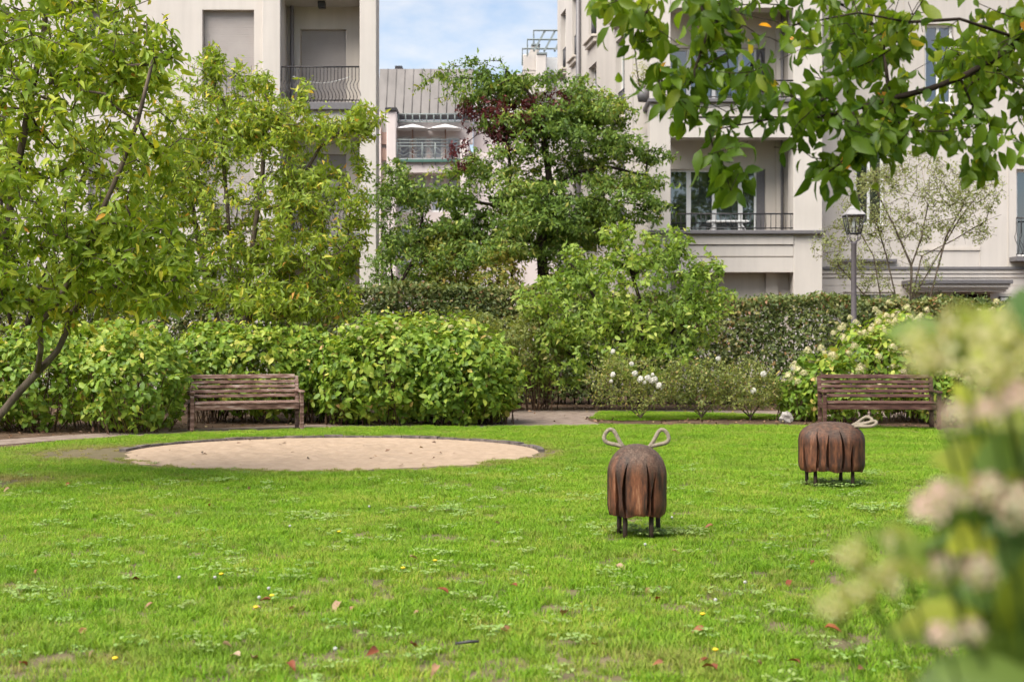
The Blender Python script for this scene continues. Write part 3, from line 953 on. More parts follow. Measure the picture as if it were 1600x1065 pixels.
m.add([(fx(738), YF + 1.45, fz(168)), (fx(800), YF + 1.45, fz(168)), (fx(800), YF + 4.4, fz(112)), (fx(738), YF + 4.4, fz(112)), (fx(738), YF + 4.5, fz(168)), (fx(800), YF + 4.5, fz(168)), (fx(800), YF + 4.5, fz(112)), (fx(738), YF + 4.5, fz(112))], [(0, 1, 2, 3), (4, 7, 6, 5), (1, 5, 6, 2), (0, 3, 7, 4), (3, 2, 6, 7)])
m.build('glass_roof', M_stucco, fb)
for px in (746, 760, 774, 788):
    MB().tube([(fx(px), YF + 1.40, fz(168)), (fx(px), YF + 4.35, fz(112))], .05, n=4).build('glazing_bar', M_steel, fb)
# ---- stepped white house with a steel pergola, far right of the gap
st = thing('terraced_house', 'distant white stepped house with grey steel roof pergola beside the right block', 'building', (4, 66, 0))
YS = 66.0
gx = lambda px: (px - CX) * YS / F
gz = lambda py: EYE + (HY - py) * YS / F
m = MB()
m.box(gx(817), gx(842), YS, YS + 1.2, gz(150), gz(85) , bev=.03)
m.box(gx(837), gx(853), YS - 1, YS - .05, gz(150), gz(92), bev=.03)
m.box(gx(790), gx(905), YS + 1.3, YS + 6, 0, gz(108))
m.add([(gx(816), YS - .03, gz(110)), (gx(842), YS - .03, gz(110)), (gx(842), YS - .03, gz(72)), (gx(831), YS - .03, gz(72)), (gx(816), YS + 1.2, gz(110)), (gx(842), YS + 1.2, gz(110)), (gx(842), YS + 1.2, gz(72)), (gx(831), YS + 1.2, gz(72))],
      [(0, 1, 2, 3), (4, 7, 6, 5), (3, 2, 6, 7), (0, 3, 7, 4), (1, 5, 6, 2)])
m.build('wall', M_stucco, st)
m = MB(); m.box(gx(830), gx(844), YS - .1, YS + 1.3, gz(71.5), gz(69.5)); m.box(gx(838), gx(854), YS - 1.05, YS, gz(91.5), gz(89)); m.build('parapet_cap', M_steel, st)
m = MB()
for x0, y, x1, dy in ((834, 45, 872, 0.4), (824, 62, 872, 0), (816, 79, 872, -.4)):
    m.tube([(gx(x0), YS + dy, gz(y + 26)), (gx(x0), YS + dy, gz(y)), (gx(x1), YS + dy, gz(y))], .045, n=4, smooth=False)
for px in (852, 868, 884):
    m.tube([(gx(px), YS + .6, gz(44)), (gx(px - 18), YS - .6, gz(84))], .06, n=4, smooth=False)
m.build('pergola', M_steel, st)
m = MB(); m.box(gx(852), gx(872), YS + .9, YS + 1.2, gz(108), gz(84)); m.build('attic_wall', M_white, st)

# ================================================================== SANDPIT
SPX, SPY, SRX, SRY = -2.2, 17.35, 2.52, 2.30
sp = thing('sandpit', 'round sandpit of pale sand with dark timber edging in the lawn', 'sandpit', (SPX, SPY, 0))
pts, nr_, ns_ = [], 70, 260
sv, sf = [], []
for i in range(nr_ + 1):
    for j in range(ns_):
        t = 2 * math.pi * j / ns_
        rr = i / nr_
        wob = 1 + (0.02 * math.sin(3 * t + 1) + .02 * math.sin(7 * t) + .012 * math.sin(23 * t + 1) + .008 * math.sin(41 * t)) * (1 if math.sin(t) < 0.0 else 0)
        x, y = SRX * rr * wob * math.cos(t), SRY * rr * wob * math.sin(t)
        z = .034 + .016 * mnoise.noise((x * 1.6, y * 1.6, 0)) + .020 * mnoise.noise((x * 5, y * 5, 3)) + .012 * mnoise.noise((x * 10, y * 10, 7)) - .012 * rr ** 6
        z = .0105 + (max(z, .012) - .0105) * (1 - rr ** 10)
        sv.append((SPX + x, SPY + y, z))
for i in range(nr_):
    for j in range(ns_):
        k = (j + 1) % ns_
        sf.append((i * ns_ + j, (i + 1) * ns_ + j, (i + 1) * ns_ + k, i * ns_ + k))
MB().add(sv, sf, True).build('sand', M_sand, sp)
M_edge = noise_mat('weathered_edging', [(0.3, (0.06, 0.05, 0.045)), (0.5, (0.13, 0.11, 0.10)), (0.7, (0.26, 0.21, 0.18))], scale=8, rough=.9, bump=.5)
for j in range(58):
    t0, t1 = 2 * math.pi * j / 58, 2 * math.pi * (j + .95) / 58
    tm = (t0 + t1) / 2
    if math.sin(tm) < -0.02: continue
    h = .040 + random.uniform(-.008, .010)
    a, b = random.uniform(-.006, .006), .075
    q = [(SPX + (SRX + o) * math.cos(t), SPY + (SRY + o) * math.sin(t)) for t, o in ((t0, a), (t1, a), (t1, b), (t0, b))]
    MB().prism(q, 0.0, h).build('edging_block', M_edge, sp)
# ================================================================== BENCHES
M_bench = noise_mat('weathered_bench_wood', [(0.30, (0.040, 0.020, 0.015)), (0.45, (0.13, 0.068, 0.05)), (0.56, (0.24, 0.15, 0.12)), (0.68, (0.42, 0.34, 0.30))], scale=26, detail=9, rough=.75, bump=.4, stretch=(0.18, 1, 1), bscale=40)
M_bench2 = noise_mat('dark_bench_wood', [(0.30, (0.028, 0.013, 0.011)), (0.5, (0.085, 0.036, 0.028)), (0.62, (0.14, 0.08, 0.06)), (0.74, (0.34, 0.27, 0.22))], scale=26, detail=9, rough=.7, bump=.4, stretch=(0.18, 1, 1), bscale=40)
def bench(label, loc, rz, W, mat):
    b = thing('park_bench', label, 'bench', loc, rz)          # local: x along, -y the sitter's side
    h = W / 2
    def part(nm, *a, M=None, bev=.006, parent=b):
        return MB().box(*a, M, bev).build(nm, mat, parent, world_coords=False)
    for s in (-1, 1):
        x0 = s * h - .028
        part('leg', x0, x0 + .056, -.27, -.21, 0, .56)
        q = MB()                                                # rear post leans back above the seat
        prof = [(.22, 0), (.29, 0), (.29, .42), (.385, .80), (.325, .80), (.22, .42)]
        vs = [(x0 + dx, y, z) for dx in (0, .056) for y, z in prof]
        k = len(prof)
        q.add(vs, [tuple(range(k)), tuple(range(2 * k - 1, k - 1, -1))] + [(i, k + i, k + (i + 1) % k, (i + 1) % k) for i in range(k)])
        q.build('leg', mat, b, world_coords=False)
        part('armrest', x0 - .012, x0 + .068, -.31, .29, .562, .598, bev=.012)
        part('side_rail', x0 + .008, x0 + .048, -.208, .218, .33, .405)
    part('seat_rail', -h + .036, h - .036, -.262, -.222, .325, .405)
    part('seat_rail', -h + .036, h - .036, .225, .265, .325, .400)
    for i in range(5):
        y = -.275 + i * .101
        part('seat_slat', -h - .0 + .038, h - .038, y, y + .085, .4075, .435, bev=.006)
    for i in range(5):
        z = .475 + i * .069 + (.0 if i < 4 else .004)
        y = .262 + (z - .42) * .25
        hh = .050 if i < 4 else .064
        M = Matrix.Translation((0, y, z)) @ Matrix.Rotation(R(-14), 4, 'X')
        part('back_slat', -h + .02, h - .02, -.045, -.019, 0, hh, M=M)
    return b
b1l, b1r = G(308, 676), G(472, 669.5)
bench('weathered wooden bench on the left between two leafy bushes, grey worn slats', (sx(384, 21.2), 21.2, 0), R(17), 1.60, M_bench)
bench('dark reddish brown wooden bench on the right behind the second wooden sheep', (sx(1373, 21.2), 21.2, 0), R(-4), 1.66, M_bench2)

# ================================================================== WOODEN SHEEP
def sheep_wood():
    m, nt, out = new_mat('carved_sheep_wood')
    L = nt.links.new
    tc = N(nt, 'ShaderNodeTexCoord')
    mp = N(nt, 'ShaderNodeMapping'); mp.inputs['Scale'].default_value = (1, 1, .22)
    nz = N(nt, 'ShaderNodeTexNoise', Scale=22.0, Detail=9, Roughness=.65)
    L(tc.outputs['Object'], mp.inputs['Vector']); L(mp.outputs['Vector'], nz.inputs['Vector'])
    red = ramp(nt, [(.34, (.018, .010, .007)), (.47, (.062, .024, .013)), (.60, (.145, .052, .024)), (.74, (.27, .135, .075))])
    L(nz.outputs['Fac'], red.inputs['Fac'])
    mpw = N(nt, 'ShaderNodeMapping'); mpw.inputs['Scale'].default_value = (.35, 1.2, 1.2)
    wv = N(nt, 'ShaderNodeTexNoise', Scale=70.0, Detail=6, Roughness=.7, Distortion=.6)
    L(tc.outputs['Object'], mpw.inputs['Vector']); L(mpw.outputs['Vector'], wv.inputs['Vector'])
    grey = ramp(nt, [(.33, (.022, .014, .010)), (.5, (.085, .052, .036)), (.7, (.20, .14, .10))])
    L(wv.outputs['Fac'], grey.inputs['Fac'])
    sxyz = N(nt, 'ShaderNodeSeparateXYZ')
    L(tc.outputs['Object'], sxyz.inputs[0])
    n2 = N(nt, 'ShaderNodeTexNoise', Scale=7.0, Detail=6)
    L(tc.outputs['Object'], n2.inputs['Vector'])
    ad = N(nt, 'ShaderNodeMath', operation='MULTIPLY_ADD')
    ad.inputs[1].default_value = .22
    L(n2.outputs['Fac'], ad.inputs[0]); L(sxyz.outputs['Z'], ad.inputs[2])
    mr = N(nt, 'ShaderNodeMapRange')
    mr.inputs['From Min'].default_value = .56; mr.inputs['From Max'].default_value = .78
    L(ad.outputs[0], mr.inputs['Value'])
    ta = N(nt, 'ShaderNodeAttribute', attribute_name='tone')
    tm = N(nt, 'ShaderNodeMapRange'); tm.inputs['To Min'].default_value = .55; tm.inputs['To Max'].default_value = 1.25
    L(ta.outputs['Fac'], tm.inputs['Value'])
    hv = N(nt, 'ShaderNodeHueSaturation'); L(tm.outputs['Result'], hv.inputs['Value']); L(red.outputs['Color'], hv.inputs['Color'])
    mx = N(nt, 'ShaderNodeMixRGB')
    L(mr.outputs['Result'], mx.inputs['Fac']); L(hv.outputs['Color'], mx.inputs['Color1']); L(grey.outputs['Color'], mx.inputs['Color2'])
    b = N(nt, 'ShaderNodeBsdfPrincipled', Roughness=.62)
    b.inputs['Specular IOR Level'].default_value = .35
    L(mx.outputs['Color'], b.inputs['Base Color'])
    bp = N(nt, 'ShaderNodeBump', Strength=.5, Distance=.006)
    L(nz.outputs['Fac'], bp.inputs['Height']); L(bp.outputs['Normal'], b.inputs['Normal'])
    L(b.outputs['BSDF'], out.inputs['Surface'])
    return m
M_sheep = sheep_wood()
M_rope = noise_mat('rope_ear', [(.3, (.17, .14, .10)), (.7, (.32, .27, .205))], scale=60, rough=.9, bump=.8, bscale=90)
M_leg = noise_mat('rusty_steel_leg', [(.3, (.02, .014, .011)), (.7, (.06, .035, .024))], scale=20, rough=.7)
def sheep(label, loc, rz, L, W, H, leg_h, seed, legs):
    s = thing('wooden_sheep', label, 'sheep sculpture', loc, rz)       # local +x is the head end
    rs = np.random.default_rng(seed)
    NU, NV = 760, 80
    gro = np.sort(np.linspace(0, 1, 15, endpoint=False) + rs.uniform(-.02, .02, 15))
    gph, gtop = rs.uniform(0, 6.28, 15), rs.uniform(.56, .84, 15)
    gam = rs.uniform(.006, .017, 15) * np.where(np.arange(15) % 2 == 0, 1, -1)
    U = np.arange(NU) / NU
    # plan outline: superellipse, evenly spaced by angle
    th = 2 * math.pi * U
    e = 2 / 3.2
    ox = np.sign(np.cos(th)) * np.abs(np.cos(th)) ** e * L / 2
    oy = np.sign(np.sin(th)) * np.abs(np.sin(th)) ** e * W / 2
    seg = np.concatenate([[0], np.cumsum(np.hypot(np.diff(np.r_[ox, ox[0]]), np.diff(np.r_[oy, oy[0]])))])
    want = U * seg[-1]
    ox2 = np.interp(want, seg, np.r_[ox, ox[0]]); oy2 = np.interp(want, seg, np.r_[oy, oy[0]])
    tx, ty = np.roll(ox2, -1) - np.roll(ox2, 1), np.roll(oy2, -1) - np.roll(oy2, 1)
    tl = np.hypot(tx, ty); nx, ny = ty / tl, -tx / tl
    per = seg[-1]
    V = []
    vv = np.r_[np.linspace(0, .5, 34), .5 + .5 * np.sin(np.linspace(0, math.pi / 2, NV - 34 + 1)[1:])]
    for v in vv:
        q = max(0.0, (v - .56) / .44)
        wsc = math.sqrt(max(0, 1 - q ** 2.0)); lsc = (1 - q ** 2.8) ** .45 if q < 1 else 0
        low = 1 - .07 * max(0, (.16 - v) / .16) ** 2           # lower edge rounded in
        wsc = max(wsc, .004) * low; lsc = max(lsc, .004) * low
        dep = np.zeros(NU)
        for g, ph, tp, am in zip(gro, gph, gtop, gam):
            c = g + am * math.sin(v * 3.6 + ph * .15)
            dd = (np.abs((U - c + .5) % 1 - .5)) * per
            wdt = .0120 * max(0.05, min(1, (tp - v) / .34)) + .001
            dep = np.maximum(dep, np.clip((1.0 - dd / wdt) * 3.0, 0, 1) * .065 * max(0, min(1, (tp - v) / .10)))
        dep = dep * (.35 + .65 * min(1, v / .09))
        x = ox2 * lsc - nx * dep
        y = oy2 * wsc - ny * dep
        z = leg_h + v * H + 0 * x
        if v < .02: z = z + .006 * np.sin(U * 2 * math.pi * 6 + .6) + .004 * np.sin(U * 80)
        V.append(np.stack([x, y, z], 1))
    V = np.array(V)
    nv = len(V)
    vs = [tuple(p) for p in V.reshape(-1, 3)]
    fs = [(i * NU + k, i * NU + (k + 1) % NU, (i + 1) * NU + (k + 1) % NU, (i + 1) * NU + k) for i in range(nv - 1) for k in range(NU)]
    fs += [tuple(range(NU))[::-1], tuple((nv - 1) * NU + k for k in range(NU))]
    bo = MB().add(vs, fs, False).build('body', M_sheep, s, world_coords=False)
    tone = rs.random(16)                                       # each carved strip of wood has its own tone
    pan = np.searchsorted(gro, U) % 15
    at = bo.data.attributes.new('tone', 'FLOAT', 'POINT')
    at.data.foreach_set('value', np.tile(tone[pan], nv).astype(np.float32))
    for lx, ly in legs:
        m = MB(); m.tube([(lx, ly, -.02), (lx, ly, leg_h + .01)], .0175, n=10); m.build('leg', M_leg, s, world_coords=False)
    for sgn in (-1, 1):                                        # ears: loops of thick rope
        base = Vector((L * .33, sgn * W * .20, leg_h + H * .955))
        flat = L > .55
        out = Vector((.95, sgn * .35, .10 if sgn < 0 else .22) if flat else (.12, sgn * .80, .50)).normalized()
        side = out.cross(Vector((0, -.45, 1)) if flat else Vector((-1, 0, .2))).normalized()
        pts = []
        for k in range(25):
            t = k / 24
            a = math.pi * 2 * t
            r_out = (.205 if flat else .165) * math.sin(math.pi * t) ** .8
            r_side = .056 * math.sin(a) * (math.sin(math.pi * t) ** .4)
            pts.append(base + out * r_out + side * r_side + Vector((0, 0, -.02 * (1 - math.sin(math.pi * t)))))
        m = MB(); m.tube(pts, .0155, n=8); m.build('ear', M_rope, s, world_coords=False)
    return s
g1 = G(995, 841)
sheep('carved wooden sheep in the middle of the lawn, seen from behind', (g1.x, g1.y, 0), R(86), .50, .425, .495, .185, 3,
      [(-.14, -.10), (-.14, .085), (.10, -.155), (.10, .125)])
g2 = G(1299, 762)
sheep('carved wooden sheep standing sideways in front of the right bench', (g2.x, g2.y, 0), R(-6), .615, .43, .46, .17, 8,
      [(-.16, -.10), (-.22, .10), (.185, -.10), (.10, .10)])

# ================================================================== STREET LAMP
lp = P(1334, 500, 27.2)
lm = thing('street_lamp', 'grey post lantern with glass sides and white metal cap in front of the hedge', 'street lamp', (lp.x, lp.y, 0))
M_post = plain('grey_lamp_paint', (0.155, 0.135, 0.145), .5, .1, var=.08)
M_cap = plain('pale_lamp_cap', (0.34, 0.32, 0.315), .5, .2, var=.06)
zz = lambda py: EYE + (HY - py) * 27.2 / F
lx, ly = lp.x, lp.y
m = MB(); m.lathe([(.075, 0), (.075, .5), (.056, .55), (.052, zz(382)), (.062, zz(381)), (.062, zz(378)), (.02, zz(377))], n=14, c=(lx, ly, 0)); m.build('post', M_post, lm)
zb_, zt_ = zz(365), zz(337)
rb_, rt_ = .095, .205
m = MB()
for k in range(4):
    a = math.pi / 4 + k * math.pi / 2
    c, s_ = math.cos(a), math.sin(a)
    m.tube([(lx + .03 * c, ly + .03 * s_, zz(379)), (lx + .14 * c, ly + .14 * s_, zz(374)), (lx + .15 * c, ly + .15 * s_, zb_)], .012, n=5)
m.build('bracket', M_post, lm)
fr_ = MB()
cor = [(math.cos(math.pi / 4 + k * math.pi / 2), math.sin(math.pi / 4 + k * math.pi / 2)) for k in range(4)]
rb4, rt4 = .155, .245
for k in range(4):
    c, s_ = cor[k]; c2, s2 = cor[(k + 1) % 4]
    fr_.tube([(lx + rb4 * c, ly + rb4 * s_, zb_), (lx + rt4 * c, ly + rt4 * s_, zt_)], .013, n=5)
    fr_.tube([(lx + rb4 * c, ly + rb4 * s_, zb_), (lx + rb4 * c2, ly + rb4 * s2, zb_)], .015, n=5)
    fr_.tube([(lx + rt4 * c, ly + rt4 * s_, zt_), (lx + rt4 * c2, ly + rt4 * s2, zt_)], .017, n=5)
    fr_.tube([(lx + rb4 * (c + c2) / 2, ly + rb4 * (s_ + s2) / 2, zb_), (lx + rt4 * (c + c2) / 2, ly + rt4 * (s_ + s2) / 2, zt_)], .008, n=4)
fr_.build('lantern_frame', M_dark, lm)
for k in range(4):
    c, s_ = cor[k]; c2, s2 = cor[(k + 1) % 4]
    f = .94
    m = MB(); m.add([(lx + rb4 * c * f, ly + rb4 * s_ * f, zb_), (lx + rb4 * c2 * f, ly + rb4 * s2 * f, zb_), (lx + rt4 * c2 * f, ly + rt4 * s2 * f, zt_), (lx + rt4 * c * f, ly + rt4 * s_ * f, zt_)], [(0, 1, 2, 3)])
    m.build('pane', M_clear, lm)
m = MB(); m.lathe([(.256, zt_), (.256, zt_ + .02), (.155, zz(328)), (.155, zz(327)), (.10, zz(323.5)), (.03, zz(320.5)), (.012, zz(319))], n=4, c=(lx, ly, 0), smooth=False, phase=math.pi / 4); m.build('cap', M_cap, lm)
m = MB(); m.lathe([(.008, zz(319.5)), (.022, zz(318)), (.024, zz(317)), (.008, zz(315.5))], n=8, c=(lx, ly, 0)); m.build('finial', M_cap, lm)
m = MB(); m.lathe([(.02, zt_), (.02, zt_ - .10), (.035, zt_ - .14), (.035, zt_ - .22), (.008, zt_ - .25)], n=8, c=(lx, ly, 0)); m.build('bulb', M_white, lm)

# stone at the end of the rose bed
sg = G(1228, 660)
stn = MB()
for i in range(7):
    for j in range(12):
        a, b = math.pi * i / 6, 2 * math.pi * j / 12
        rr = 1 + .15 * math.sin(3 * b + i) + .1 * math.sin(5 * a + j)
        stn.v.append((sg.x + .11 * rr * math.sin(a) * math.cos(b), sg.y + .10 * rr * math.sin(a) * math.sin(b), .07 + .10 * rr * math.cos(a)))
for i in range(6):
    for j in range(12):
        stn.f.append((i * 12 + j, (i + 1) * 12 + j, (i + 1) * 12 + (j + 1) % 12, i * 12 + (j + 1) % 12)); stn.sm.append(False)
so = stn.build('boulder', noise_mat('grey_stone', [(.3, (.12, .10, .09)), (.7, (.45, .42, .39))], scale=6, bump=.5))
tag(so, 'small grey stone lying at the right end of the rose bed', 'stone')

# ================================================================== PLANTS
def tree(name, label, cat, base, paths, targets, bark, lmat, k, L, wr=.45, droop=.4, along=.25, lod='lo', n_obj=0, r_tip=.004, power=.5, r_max=.15, odd=.03, tlo=0., thi=.9, op=(45, 85), group=None, step=.25, wig=.06, lift=.12, jit=.03, arch=.25, fold=.3, patch=.15):
    t = thing(name, label, cat, base, group=group)
    pos, par, tips, dirs = grow(paths, targets, step=step, wig=wig, lift=lift)
    wood(t, 'trunk', pos, par, bark, r_tip=r_tip, power=power, r_max=r_max)
    ps, d, nr, ln = rosettes(targets, dirs, k, L, op[0], op[1], droop=droop, along=along, jit=jit)
    foliage(t, lmat, ps, d, nr, ln, tints(len(ps), tlo, thi, odd, ps, patch), wr=wr, lod=lod, n_obj=n_obj, name='crown', arch=arch, fold=fold)
    return t
def bush(name, label, cat, blobs, n, lmat, k, L, wr=.55, droop=.25, n_obj=0, lod='mid', stems=120, odd=.03, tlo=0., thi=.9, r_lo=.72, group=None, op=(55, 88), inner=.25, bark=None, bump=.1, up=.5, base_y=None, patch=.15):
    c = np.array([[(b[0] - CX) * b[2] / F, b[2]] for b in blobs]).mean(0)
    t = thing(name, label, cat, (c[0], c[1], 0), group=group)
    tp, nrm = shell(blobs, n, r_lo=r_lo, bump=bump)
    di = nrm + rng.normal(size=nrm.shape) * .45
    di[:, 2] += up
    so = rng.random(len(tp)) < .12                            # shoots that stand out of the outline
    tp[so] += (nrm[so] * .4 + np.array([0, 0, .6])) * rng.uniform(.05, .2, so.sum())[:, None]
    inn = in_blobs(blobs, int(n * inner), bias=.3)
    tp2 = np.concatenate([tp, inn]); di2 = np.concatenate([di, rnd_unit(len(inn)) + np.array([0, -.3, .6])])
    ps, d, nr, ln = rosettes(tp2, di2, k, L, op[0], op[1], droop=droop, along=L * .9, jit=L * .25, lvar=.38)
    ok = ps[:, 2] > .04
    ps, d, nr, ln = ps[ok], d[ok], nr[ok], ln[ok]
    foliage(t, lmat, ps, d, nr, ln, tints(len(ps), tlo, thi, odd, ps, patch), wr=wr, lod=lod, n_obj=n_obj)
    sel = tp[rng.permutation(len(tp))[:stems]]
    mb = MB()
    for q in sel:
        bl = blobs[int(np.argmin([np.linalg.norm(q - np.array(P(b[0], b[1], b[2]))) for b in blobs]))]
        cc = P(bl[0], bl[1], bl[2])
        b0 = Vector((cc.x + (q[0] - cc.x) * .45 + rng.normal() * .1, cc.y + (q[1] - cc.y) * .45 + rng.normal() * .1, 0))
        q = Vector(q)
        mid = b0.lerp(q, .5) + Vector((rng.normal() * .06, rng.normal() * .06, .08))
        mb.tube([b0, mid, q], [.009, .007, .003], n=4, caps=False)
    mb.build('stem', bark or M_twig, t)
    return t, tp, nrm

# ---- left foreground tree
Y0 = 13.6
pp = lambda x, y, Y=Y0: tuple(P(x, y, Y))
base = P(-66, 758, Y0); base.z = 0
lt_paths = [
    [tuple(base), pp(-40, 705), pp(0, 648), pp(30, 612), pp(58, 582), pp(90, 548), pp(103, 520), pp(110, 492), pp(95, 478), pp(55, 470, 13.3), pp(5, 470, 13.0), pp(-60, 440, 12.8)],
    [4, pp(64, 545, 13.4), pp(62, 505, 13.3), pp(85, 478, 13.2), pp(120, 420, 13.1), pp(150, 350, 13), pp(190, 260, 13), pp(215, 190, 13), pp(240, 90, 13)],
    [1, pp(-45, 640, 13.9), pp(-30, 540, 14), pp(0, 420, 14), pp(20, 300, 14), pp(45, 170, 14.1), pp(70, 40, 14.2), pp(90, -100, 14.2)],
    [7, pp(150, 450, 13.8), pp(200, 400, 13.7), pp(260, 350, 13.6)],
]
lt_blobs = [(70, 240, 13.6, 210, 250, 1.5, 10), (210, 395, 13.5, 105, 85, .9, 3), (150, 60, 13.7, 105, 110, .9, 3.2), (40, 400, 13.4, 130, 95, 1.2, 3), (-120, 180, 13.6, 200, 300, 1.6, 7), (255, 75, 13.3, 14, 70, .2, .5), (280, 240, 13.4, 40, 30, .4, .5), (255, 450, 13.4, 70, 40, .6, 1.2), (60, -120, 13.8, 200, 130, 1.3, 3)]
tg = in_blobs(lt_blobs, 1650, bias=.35, zmin=1.2)
tree('leafy_tree', 'leaning bright green tree with forked brown trunk at the left edge of the lawn', 'tree', tuple(base), lt_paths, tg, M_bark, L_left, 10, .102, wr=.38, droop=.6, along=.34, fold=.55, arch=.45, lod='mid', n_obj=300, r_tip=.0042, power=.40, r_max=.085, odd=.01, thi=.9, tlo=.1)
# ---- multi-stemmed tree behind the bench
Ym = 24.5
q = lambda x, y, Y=Ym: tuple(P(x, y, Y))
mb0 = P(372, 600, Ym); mb0.z = 0
mg_paths = [[tuple(mb0), q(370, 560), q(372, 500), q(362, 440), q(358, 360), q(350, 260), q(340, 150), q(338, 90)],
            [1, q(388, 520, 24.3), q(385, 460, 24.2), q(395, 380, 24.0), q(410, 280, 24), q(415, 180, 24)],
            [1, q(415, 520, 24.6), q(425, 460, 24.6), q(440, 380, 24.5), q(460, 300, 24.4), q(500, 230, 24.3), q(560, 185, 24.2)],
            [1, q(345, 520, 24.4), q(330, 460, 24.4), q(310, 380, 24.4), q(295, 280, 24.5), q(290, 190, 24.6)],
            [2, q(460, 480, 24), q(500, 430, 23.8), q(545, 380, 23.8)]]
mg_blobs = [(385, 300, Ym, 150, 140, 1.5, 10), (340, 170, Ym, 85, 90, 1, 3.2), (490, 350, 24.2, 85, 110, 1.2, 4), (470, 420, 24, 85, 60, 1, 2.6), (430, 190, 24.3, 90, 50, .9, 2.2), (535, 205, 24.1, 55, 26, .5, 1), (575, 180, 24, 30, 18, .3, .4), (333, 90, Ym, 14, 35, .2, .4), (410, 125, 24.2, 14, 32, .2, .3), (480, 150, 24.2, 14, 32, .2, .3), (290, 330, 24.6, 60, 120, 1, 2), (500, 470, 23.8, 70, 34, .8, 2), (420, 470, 23.6, 90, 34, .8, 2), (340, 430, 24, 70, 55, .9, 1.6), (270, 250, 24.6, 55, 110, .9, 1.6), (560, 330, 24.2, 25, 90, .5, 1)]
tg = in_blobs(mg_blobs, 3000, bias=.3, zmin=1.4)
tree('magnolia_tree', 'broad multi-stemmed yellowish green tree behind the left bench', 'tree', tuple(mb0), mg_paths, tg, M_bark, L_mag, 10, .108, wr=.36, droop=.5, along=.30, fold=.55, arch=.45, lod='lo', n_obj=300, r_tip=.004, power=.46, r_max=.06, odd=.05)
# one more behind the left edge bush
lb0 = P(20, 600, 24.0); lb0.z = 0
lp2 = [[tuple(lb0), q(25, 540, 24), q(10, 470, 24), q(5, 380, 24), q(0, 250, 24)], [1, q(45, 500, 24), q(70, 430, 24.2), q(100, 350, 24.4), q(140, 250, 24.5)], [1, q(0, 500, 24), q(-30, 430, 24)]]
tg = in_blobs([(60, 330, 24.3, 190, 170, 1.2, 5), (200, 420, 24.3, 110, 80, 1, 2)], 900, bias=.3, zmin=1.6)
tree('understory_tree', 'green shrubby tree in shade behind the leaning tree at far left', 'tree', tuple(lb0), lp2, tg, M_bark_dark, L_mag, 9, .13, wr=.42, droop=.4, along=.3, r_tip=.004, r_max=.06, thi=.7)

# ---- hydrangea bushes
bush('hydrangea_bush', 'light green leafy bush at the left edge, left of the weathered bench', 'bush',
     [(60, 590, 21.3, 120, 85, 1.0, 1), (208, 592, 20.8, 92, 85, .8, 1.15), (-80, 585, 21.3, 120, 90, 1.0, .8), (150, 545, 21.8, 130, 45, .8, .8)], 2150, L_hyd, 5, .095, wr=.58, n_obj=300, stems=170, odd=.02)
bush('hydrangea_bush', 'shaded green bush directly behind the left bench', 'bush',
     [(400, 575, 23.0, 105, 75, .8, 1), (330, 565, 23.2, 60, 65, .7, .8), (480, 580, 23.2, 60, 75, .8, .8)], 1450, L_hyd, 5, .093, wr=.58, n_obj=260, stems=90, odd=.03, thi=.85)
hb, tp_, nm_ = bush('hydrangea_bush', 'large rounded bright green bush beside the path, right of the left bench', 'bush',
     [(600, 580, 22.6, 105, 88, 1.0, 1), (715, 585, 22.6, 100, 85, 1.0, 1.15), (655, 560, 22.9, 120, 68, 1.0, .9), (765, 600, 22.8, 50, 62, .8, .8), (540, 600, 22.7, 50, 60, .8, .8)], 2600, L_hyd, 5, .096, wr=.58, n_obj=300, stems=170, odd=.015)
def flower_mesh(name, mat, n, rx, rz, size, seed, cone=0.0):
    r0 = np.random.default_rng(seed)
    u = unit(r0.normal(size=(n, 3)))
    u[:, 2] = np.abs(u[:, 2]) * 1.0 - .25
    sc = np.array([rx, rx, rz])
    pos = u * sc * (.75 + .25 * r0.random((n, 1)))
    if cone: pos[:, :2] *= (1 - cone * np.clip(pos[:, 2:3] / rz, 0, 1))
    tv = np.array([(0, 0, 0), (.5, .18, .06), (.62, 0, .1), (.5, -.18, .06), (-.18, .5, .06), (0, .62, .1), (.18, .5, .06), (-.5, -.18, .06), (-.62, 0, .1), (-.5, .18, .06), (.18, -.5, .06), (0, -.62, .1), (-.18, -.5, .06)])
    tf = [(0, 3, 2, 1), (0, 6, 5, 4), (0, 9, 8, 7), (0, 12, 11, 10)]
    a = unit(np.cross(u, r0.normal(size=(n, 3))))
    fr = np.stack([a, np.cross(u, a), u], -1)
    return mesh_from(name, tv, tf, pos, fr, size * (.8 + .4 * r0.random(n)), r0.random(n), mat)
def put_flowers(root, meshes, pts, dirs, size=(.8, 1.2), name='flower_head'):
    off = np.array(root_loc(root))
    for p, d in zip(pts, dirs):
        o = bpy.data.objects.new(name, meshes[int(rng.integers(len(meshes)))])
        dd = Vector(d) + Vector((0, 0, .8))
        o.rotation_euler = dd.to_track_quat('Z', 'Y').to_euler()
        s = rng.uniform(*size)
        o.scale = (s, s, s)
        o.location = Vector(p - off)
        o.parent = root
        COL.objects.link(o)
FM = [flower_mesh('flower_head', L_pet, 60, .085, .11, .034, s, .5) for s in (1, 2, 3)]
FMs = [flower_mesh('flower_head', L_pet, 40, .06, .045, .03, s) for s in (4, 5)]
FP = [flower_mesh('flower_head', L_petpink, 26, .07, .08, .045, s, .4) for s in (6, 7, 8)]
FW = [flower_mesh('rose_flower', L_petwhite, 26, .035, .035, .05, s) for s in (9, 10)]
def top_pts(tp, nm, n, zq=.75, out=.05):
    zt = np.quantile(tp[:, 2], zq)
    c = np.where((tp[:, 2] > zt))[0]
    c = rng.permutation(c)[:n]
    return tp[c] + nm[c] * out, nm[c]
